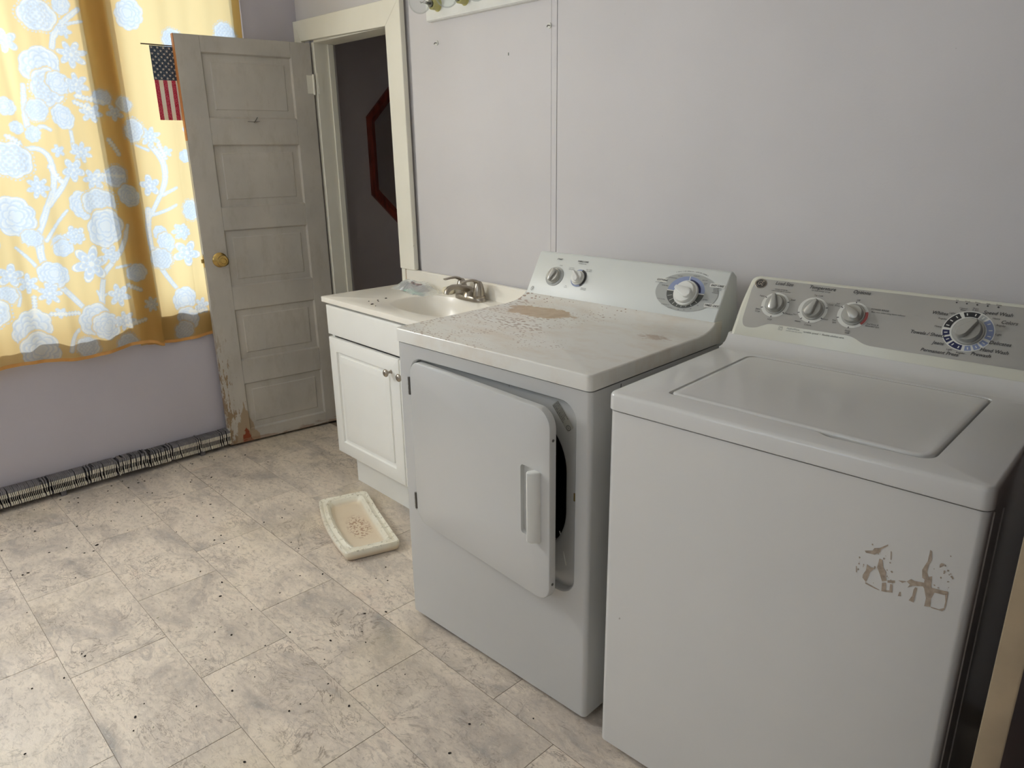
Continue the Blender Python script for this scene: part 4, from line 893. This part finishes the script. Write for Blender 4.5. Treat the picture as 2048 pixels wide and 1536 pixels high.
dial(wc, [('dial_segment', M_pblack, [(122, 176)]), ('dial_segment', M_pblack, [(72, 112)]), ('dial_segment', M_pgrey, [(52, 68)]), ('dial_segment', M_pblue, [(-18, 46)]), ('dial_segment', M_pblue, [(-42, -26)]), ('dial_segment', M_pblue, [(-64, -48)]), ('dial_segment', M_pblue, [(-86, -70)]), ('dial_segment', M_pnavy, [(-128, -94)]), ('dial_segment', M_pnavy, [(-152, -134)]), ('dial_segment', M_pnavy, [(-176, -158)])], *DC, .0335, .032, .0465, .0428, WF, .0017)
bm = bmesh.new()
for a in (132, 150, 168, 82, 104, 60, 34, 12, -8, -34, -56, -78, -102, -120, -143, -167): ring(bm, *DC, .037, .035, .0435, .040, WF, .0019, a-1.5, a+1.5, n=2)
mesh_obj('dial_marks', bm, M_pwhite, wc, recalc=False, kind='stuff')
bm = bmesh.new(); knob(bm, WF @ Matrix.Translation((DC[0]+.001, DC[1], .001)), .0300, .030, -38, grip=.66, point=.0); mesh_obj('knob', bm, M_knob_g, wc, 40, label='large silver cycle knob')
for s, t, b, z in ((.1001, .1415, 'Load Size', .0118), (.1932, .1415, 'Temperature', .0118), (.2835, .1420, 'Options', .0118), (.5560, .1296, 'Speed Wash', .0105), (.5800, .1130, 'Colors', .0105), (.5745, .0668, 'Delicates', .0105), (.5680, .0492, 'Hand Wash', .0105), (.5470, .0375, 'Prewash', .0105), (.4720, .0300, 'Permanent Press', .0105), (.4655, .0495, 'Jeans', .0105), (.4395, .0665, 'Towels / Sheets', .0105), (.4521, .1158, 'Whites', .0105)):
    bm = bmesh.new(); tx(bm, WF, s, t, b, z, shear=.28, z=.0020, bold=.00012); mesh_obj('heading', bm, M_ink, wc, recalc=False)
bm = bmesh.new()
for s, t, b, z in ((.0973, .1262, 'energy saving tip:', .0046), (.0973, .1218, 'match load size to clothes', .0046), (.0542, .1043, 'Super', .0055), (.0541, .0690, 'Extra', .0055), (.0548, .0632, 'Large', .0055), (.0918, .0469, 'Large', .0055), (.1335, .1035, 'Small', .0055), (.1345, .0667, 'Medium', .0055), (.1924, .1340, 'for best energy savings', .0048), (.1898, .1222, 'Tap Cold', .0055), (.2240, .1035, 'Cold', .0055), (.2225, .0663, 'Cool', .0055), (.1485, .0682, 'Hot', .0055), (.1600, .0521, 'Warm', .0055), (.1857, .0468, 'Colors', .0058), (.2813, .1226, 'Off', .0055), (.3330, .1055, 'POWER RINSE', .0060), (.2421, .0675, 'Hot', .0055), (.2435, .0622, 'Spin', .0055), (.2781, .0471, 'Auto', .0058), (.2785, .0420, 'Soak', .0058), (.2395, .1085, '2nd', .0050), (.2395, .1036, 'Rinse', .0050), (.3270, .0697, '2nd Rinse &', .0052), (.3275, .0650, 'Extended Spin', .0052),
    (.4750, .1194, 'Light', .0058), (.4602, .1047, 'Regular', .0055), (.4560, .0861, 'Heavy', .0055), (.4926, .1328, 'Control', .0046), (.4928, .1288, 'Rinse', .0046), (.5151, .1355, 'Drain', .0046), (.5152, .1318, '& Spin', .0046), (.5560, .1190, 'Heavy', .0055), (.5675, .1051, 'Regular', .0055), (.5675, .0857, 'Light', .0055), (.4890, .0390, 'Light', .0055), (.5110, .0352, 'Regular', .0055)): tx(bm, WF, s, t, b, z, z=.0018, shear=.1)
tx(bm, WF, .352, .0995, 'Best rinse when using fabric softener', .0048, z=.0018, shear=.1)
tx(bm, WF, .2279, .0285, 'variable speed  \u2022  flexible clothes care', .0062, z=.0018, shear=.25)
for i, wd_ in enumerate(('Fill', 'Wash', 'Rinse', 'Spin', 'Done')):
    s = .4772+i*.0191; tx(bm, WF, s, .1488, wd_, .0044, z=.0018); ring(bm, s, .1440, .00001, .00001, .0018, .0016, WF, .0018, n=14)
for cx, cy, aa in ((.0935, .0855, (148, 200, 268, 325, 20)), (.1867, .0850, (200, 232, 270, 325, 18)), (.279, .086, (90, 200, 268, 150))):
    for a in aa: ring(bm, cx, cy, .0300, .0290, .0350, .0325, WF, .0019, a-1.8, a+1.8, n=2)
mesh_obj('small_print', bm, M_ink, wc, recalc=False, kind='stuff')
bm = bmesh.new(); tx(bm, WF, .140, .0308, 'HydroWave', .0062, 'LEFT', z=.0018, shear=.1); tx(bm, WF, .140, .0252, 'stainless steel wash system', .0036, 'LEFT', z=.0018)
for a in (((.1205, .1300, .0240, .0246)), ((.1205, .1300, .0322, .0328)), ((.1205, .1211, .0240, .0328)), ((.1294, .1300, .0240, .0328))): poly(bm, [(a[0], a[2]), (a[1], a[2]), (a[1], a[3]), (a[0], a[3])], WF, .0018)
ring(bm, .1252, .0284, .0018, .0018, .0026, .0026, WF, .0018, 0, 270)
mesh_obj('small_print', bm, M_inklite, wc, recalc=False, kind='stuff')
bm = bmesh.new(); lathe(bm, [(.0150, 0), (.0150, .002), (.0135, .0028), (.0125, .0022)], WF @ Matrix.Translation((.0405, .1362, .0008)) @ Matrix.Diagonal((1, .86, 1, 1)), 32); bd = mesh_obj('badge', bm, M_nickel, wc, 40, label='round silver rimmed monogram badge')
bm = bmesh.new(); lathe(bm, [(.0122, .0032), (0, .0034)], WF @ Matrix.Translation((.0405, .1362, .0008)) @ Matrix.Diagonal((1, .86, 1, 1)), 32, cap=False); mesh_obj('badge_face', bm, M_pblack, bd, recalc=False)
bm = bmesh.new(); tx(bm, WF, .0405, .1360, 'GE', .0150, shear=.35, wx=.8, z=.0048); ring(bm, .0405, .1362, .0108, .0093, .0114, .0098, WF, .0048)
for a in (45, 135, 225, 315): ring(bm, .0405+.0082*math.cos(R(a)), .1362+.0068*math.sin(R(a)), .0018, .0015, .0024, .002, WF, .0048, a-110, a+110)
mesh_obj('badge_letters', bm, M_nickel, bd, recalc=False)
# sticker residue on the front
RES = [[(0.526,0.7493),(0.5381,0.7541),(0.5403,0.7596),(0.5477,0.7625),(0.5594,0.774),(0.5598,0.7713),(0.5507,0.7614),(0.5496,0.7552),(0.5419,0.748),(0.5284,0.7461)],[(0.5502,0.7438),(0.555,0.7435),(0.5577,0.7306),(0.5635,0.7237),(0.5635,0.7167),(0.566,0.7084),(0.5594,0.7043),(0.5538,0.7172),(0.5486,0.7268)],[(0.533,0.7262),(0.5393,0.7229),(0.546,0.7245),(0.5396,0.7136),(0.5367,0.698),(0.5354,0.6926),(0.5292,0.6984),(0.5289,0.7042),(0.5326,0.7142)],[(0.5597,0.7021),(0.5656,0.7047),(0.5674,0.6913),(0.5725,0.6929),(0.5718,0.705),(0.5755,0.7055),(0.5775,0.691),(0.5674,0.6877),(0.5608,0.6865)],[(0.6194,0.7876),(0.6222,0.7865),(0.6244,0.7719),(0.6215,0.7618),(0.6209,0.7481),(0.6238,0.7403),(0.6286,0.7441),(0.6302,0.7239),(0.6513,0.7265),(0.6539,0.7266),(0.6539,0.721),(0.649,0.7188),(0.6361,0.7174),(0.6327,0.7045),(0.6339,0.6901),(0.6254,0.6873),(0.6258,0.7025),(0.6208,0.7185),(0.6186,0.721),(0.6048,0.7161),(0.5975,0.7093),(0.6002,0.7163),(0.595,0.7199),(0.6005,0.7268),(0.6053,0.7255),(0.6193,0.7282),(0.6194,0.7339),(0.6156,0.7356),(0.6135,0.7495),(0.6165,0.7597),(0.6189,0.7674)],[(0.6085,0.7154),(0.6114,0.7144),(0.6103,0.6966),(0.6099,0.687),(0.6024,0.6877),(0.6064,0.6983),(0.6066,0.7099)],[(0.5871,0.6966),(0.5893,0.6976),(0.5904,0.6898),(0.5859,0.6884)],[(0.6505,0.7205),(0.6543,0.7268),(0.6547,0.7044),(0.6537,0.6937),(0.6508,0.69),(0.6359,0.6887),(0.6338,0.6906),(0.6462,0.6913),(0.6524,0.6965),(0.6527,0.7091)],[(0.5345,0.6922),(0.5375,0.6918),(0.5577,0.6875),(0.5579,0.6864),(0.5501,0.6865),(0.5348,0.6894)],[(0.6359,0.7683),(0.6376,0.7713),(0.6418,0.7719),(0.6416,0.7679),(0.6363,0.7624)],[(0.5646,0.7635),(0.5664,0.7631),(0.5681,0.7488),(0.5666,0.7482)],[(0.5162,0.7156),(0.5178,0.7163),(0.5193,0.7049),(0.5178,0.7043)],[(0.5672,0.7101),(0.5781,0.7142),(0.5787,0.7098),(0.5678,0.7056)],[(0.5824,0.7167),(0.595,0.7199),(0.5893,0.7145)]]
bm = bmesh.new(); Mr = Matrix(((1, 0, 0, 0), (0, 0, -1, 0), (0, 1, 0, 0), (0, 0, 0, 1)))
from mathutils.geometry import tessellate_polygon
for P in RES:
    vs = [bm.verts.new(Mr @ Vector((p[0], p[1], .0005))) for p in P]
    for a, b, c in tessellate_polygon([[Vector((p[0]*1000, p[1]*1000, 0)) for p in P]]): bm.faces.new((vs[a], vs[b], vs[c]))
r_ = random.Random(3)
for _ in range(46):
    s, z = r_.choice(((.545, .755), (.565, .718), (.640, .735), (.52, .72), (.645, .755), (.555, .73))); s += r_.gauss(0, .009); z += r_.gauss(0, .010); q = r_.uniform(.0005, .0016); poly(bm, [(s+q*math.cos(a)*r_.uniform(.5, 1.4), z+q*math.sin(a)*1.3) for a in (0, 1.2, 2.4, 3.6, 4.9)], Mr, .0005)
mesh_obj('sticker_residue', bm, plain('old_glue_film', (176, 160, 142), .75, var=.18, sc=120), wa, recalc=False, label='brown flaking glue left by a sticker')

# ---------------------------------------------------------------- light bar with clear globe bulbs
lb = thing('vanity_light', 'white vanity light bar with brass sockets at the top of the wall', 'light fixture', (1.03, 0, 1.862))
bm = bmesh.new(); prism(bm, [(0, 0), (-.018, 0), (-.024, .004), (-.026, .010), (-.026, .118), (-.020, .122), (0, .122)], lambda p: (0, p[0], p[1]), lambda p: (.610, p[0], p[1])); mesh_obj('backplate', bm, plain('white_painted_wood', (232, 232, 226), .5), lb)
for i in range(4):
    x = .072+i*.155
    bm = bmesh.new(); lathe(bm, [(.024, 0), (.022, .003), (.0195, .005), (.0195, .030), (.017, .032), (.0165, .030)], axis((x, -.026, .050), (0, -1, 0)), 22); s_ = mesh_obj('socket', bm, M_brassp, lb, 40)
    b_ = thing('light_bulb', ('clear globe bulb in the leftmost socket of the light bar', 'clear globe bulb in the second socket of the light bar', 'clear globe bulb in the third socket of the light bar', 'clear globe bulb in the rightmost socket of the light bar')[i], 'light bulb', (1.03+x, -.058, 1.912), 0, 'clear globe bulbs on the light bar')
    bm = bmesh.new(); lathe(bm, [(.011, -.020), (.0125, -.016), (.011, -.012), (.0125, -.008), (.011, -.004), (.013, .002), (.0125, .006)], axis((0, 0, 0), (0, -1, 0)), 18); mesh_obj('screw_base', bm, M_steel, b_, 50)
    bm = bmesh.new(); pr = [(.0125, .004)]+[(.040*math.sin(R(a)), .052-.040*math.cos(R(a))) for a in range(22, 181, 9)]; pr[-1] = (0, .092); lathe(bm, pr, axis((0, 0, 0), (0, -1, 0)), 28, cap=False)
    g_ = mesh_obj('globe', bm, M_bulb, b_, 60)
    bm = bmesh.new(); tube(bm, [(-.010, -.006, 0), (-.014, -.040, .004), (0, -.046, -.004), (.014, -.040, .004), (.010, -.006, 0)], .0008, 5); tube(bm, [(0, -.002, 0), (0, -.022, 0)], .0045, 8); mesh_obj('filament', bm, M_steel, b_)
# wall anchors
for (x, z, lab) in ((1.0566, 1.7886, 'white wall anchor with bent screw below the left end of light bar'), (1.6480, 1.7816, 'white wall anchor with screw on the wallboard joint')):
    a_ = thing('wall_anchor', lab, 'screw', (x, -.0, z)); bm = bmesh.new(); lathe(bm, [(.009, 0), (.0085, .003), (.004, .0032)], axis((0, 0, 0), (0, -1, 0)), 14); mesh_obj('plug', bm, M_pwhite, a_)
    bm = bmesh.new(); tube(bm, [(0, .0, 0), (.003, -.014, -.001), (.006, -.019, -.006)], .0017, 7); mesh_obj('screw', bm, M_steel, a_)
a_ = mesh_obj('nail_hole', B(1.4490, 1.4532, -.0006, 0, 1.7090, 1.7185), plain('grey_green_filler', (112, 122, 114), .8)); a_['label'] = 'small grey green filled hole in the wall below the light bar'; a_['category'] = 'wall mark'

# ---------------------------------------------------------------- upturned tank lid on the floor
tk = thing('tank_lid', 'cream ceramic toilet tank lid lying upside down on the floor', 'tank lid', (1.205, -.612, 0), R(-18.3))
bm = bmesh.new(); LL, WD = .236, .100
def lidloop(i, z, wob=0, bow=.016):
    o = []
    base = rrect(-LL+i, LL-i, -WD+i, WD-i, max(.028-i*.4, .006), 6); n = []
    P = roundpoly([(-LL+i, -WD+i), (-LL*.5, -WD-bow+i), (0, -WD-bow*1.35+i), (LL*.5, -WD-bow+i), (LL-i, -WD+i), (LL-i, WD-i), (0, WD-i-.004), (-LL+i, WD-i)], [.02, .08, .08, .08, .02, .02, .08, .03], 6)
    for k, p in enumerate(P): o.append((p[0]+wob*math.sin(k*1.9), p[1]+wob*math.cos(k*1.3), z+wob*.5*math.sin(k*2.3)))
    return [bm.verts.new(p) for p in o]
L = [lidloop(.014, .0), lidloop(.004, .004), lidloop(0, .014), lidloop(0, .033), lidloop(.003, .037), lidloop(.009, .0365), lidloop(.013, .033), lidloop(.024, .034, .0012), lidloop(.028, .037, .0012), lidloop(.036, .033, .0016), lidloop(.044, .017, .001), lidloop(.055, .0125)]
for a, b in zip(L, L[1:]): strip(bm, a, b)
bm.faces.new(L[0][::-1]); bm.faces.new(L[-1])
t = NT('stained_ceramic', srgb(234, 228, 208), .3); p = t.co(); x, y, z = t.sep(p)
c = t.ramp(t.noise(p, 9, 5), (.3, srgb(226, 218, 196)), (.7, srgb(240, 236, 220)))
inn = t.ramp(z, (.012, 1.), (.026, 0.)); c = t.mix(t.math('MULTIPLY', inn, .75), c, srgb(214, 192, 162))
q = t.math('SQRT', t.math('ADD', t.math('POWER', t.math('MULTIPLY', t.math('SUBTRACT', x, .02), 9.), 2.), t.math('POWER', t.math('MULTIPLY', y, 20.), 2.)))
sp = t.ramp(t.noise(p, 90, 3, .6), (.50, 0.), (.56, .8)); c = t.mix(t.math('MULTIPLY', t.math('MULTIPLY', sp, t.ramp(q, (.6, 1.), (1.2, 0.))), inn), c, srgb(150, 104, 72))
rim = t.math('MULTIPLY', t.ramp(z, (.030, 0.), (.034, 1.)), t.ramp(t.noise(t.mp(p, (1, 1, 1)), 60, 4, .7), (.55, 0.), (.62, .7))); c = t.mix(rim, c, srgb(166, 156, 130))
t.col(c); mesh_obj('lid_body', bm, t.m, tk, 40)

# ---------------------------------------------------------------- second door edge at the lower right
d2 = struct('door_2', 'cream edge of an open dark brown door beside the washer', (3.3155, -.95, 0))
mesh_obj('door_slab', B(.002, .030, .004, .80, .01, 2.0, .001, 1), plain('dark_brown_stain', (48, 24, 20), .5, var=.2, sc=6), d2)
bm = bmesh.new(); box(bm, 0, .0302, 0, .0045, .01, 2.0, .0025, 3); box(bm, 0, .0045, 0, .03, .01, 2.0, .002, 2); mesh_obj('door_edge', bm, plain('aged_cream_edge', (158, 140, 114), .5, var=.12, sc=12), d2, 40)

# ---------------------------------------------------------------- floor debris
FP = [(.55, -1.52), (.62, -1.38), (.35, -1.25), (.50, -1.18), (.42, -.98), (.30, -.90), (.62, -.80), (.70, -.92), (.86, -.74), (.66, -1.02), (.90, -1.05), (1.2, -1.15), (1.45, -1.28), (1.50, -1.25), (1.62, -1.2), (.95, -1.30), (1.9, -1.02), (2.0, -1.06), (1.82, -.98), (1.3, -.95), (1.52, -.70), (1.4, -.88), (1.75, -1.0)]
r_ = random.Random(11)
for _ in range(150): FP.append((r_.uniform(.1, 2.7), r_.uniform(-2.0, -.55)))
for _ in range(26): FP.append((r_.uniform(.08, .16), r_.uniform(-1.5, -.65)))
FP = [p for p in FP if not (.75 < p[0] and p[1] > -.46) and not (p[0] > 1.78 and p[1] > -.82) and not (abs(p[0]-1.205) < .28 and abs(p[1]+.612) < .19)]
crumbs('floor_crumbs', 'dark dried crumbs scattered over the vinyl floor', FP, 0, .0026, M_crumb, 5)
crumbs('floor_flakes', 'tiny pale paint flakes scattered over the vinyl floor', [(r_.uniform(.2, 2.4), r_.uniform(-1.6, -.9)) for _ in range(40)], 0, .0022, M_crumbp, 6)
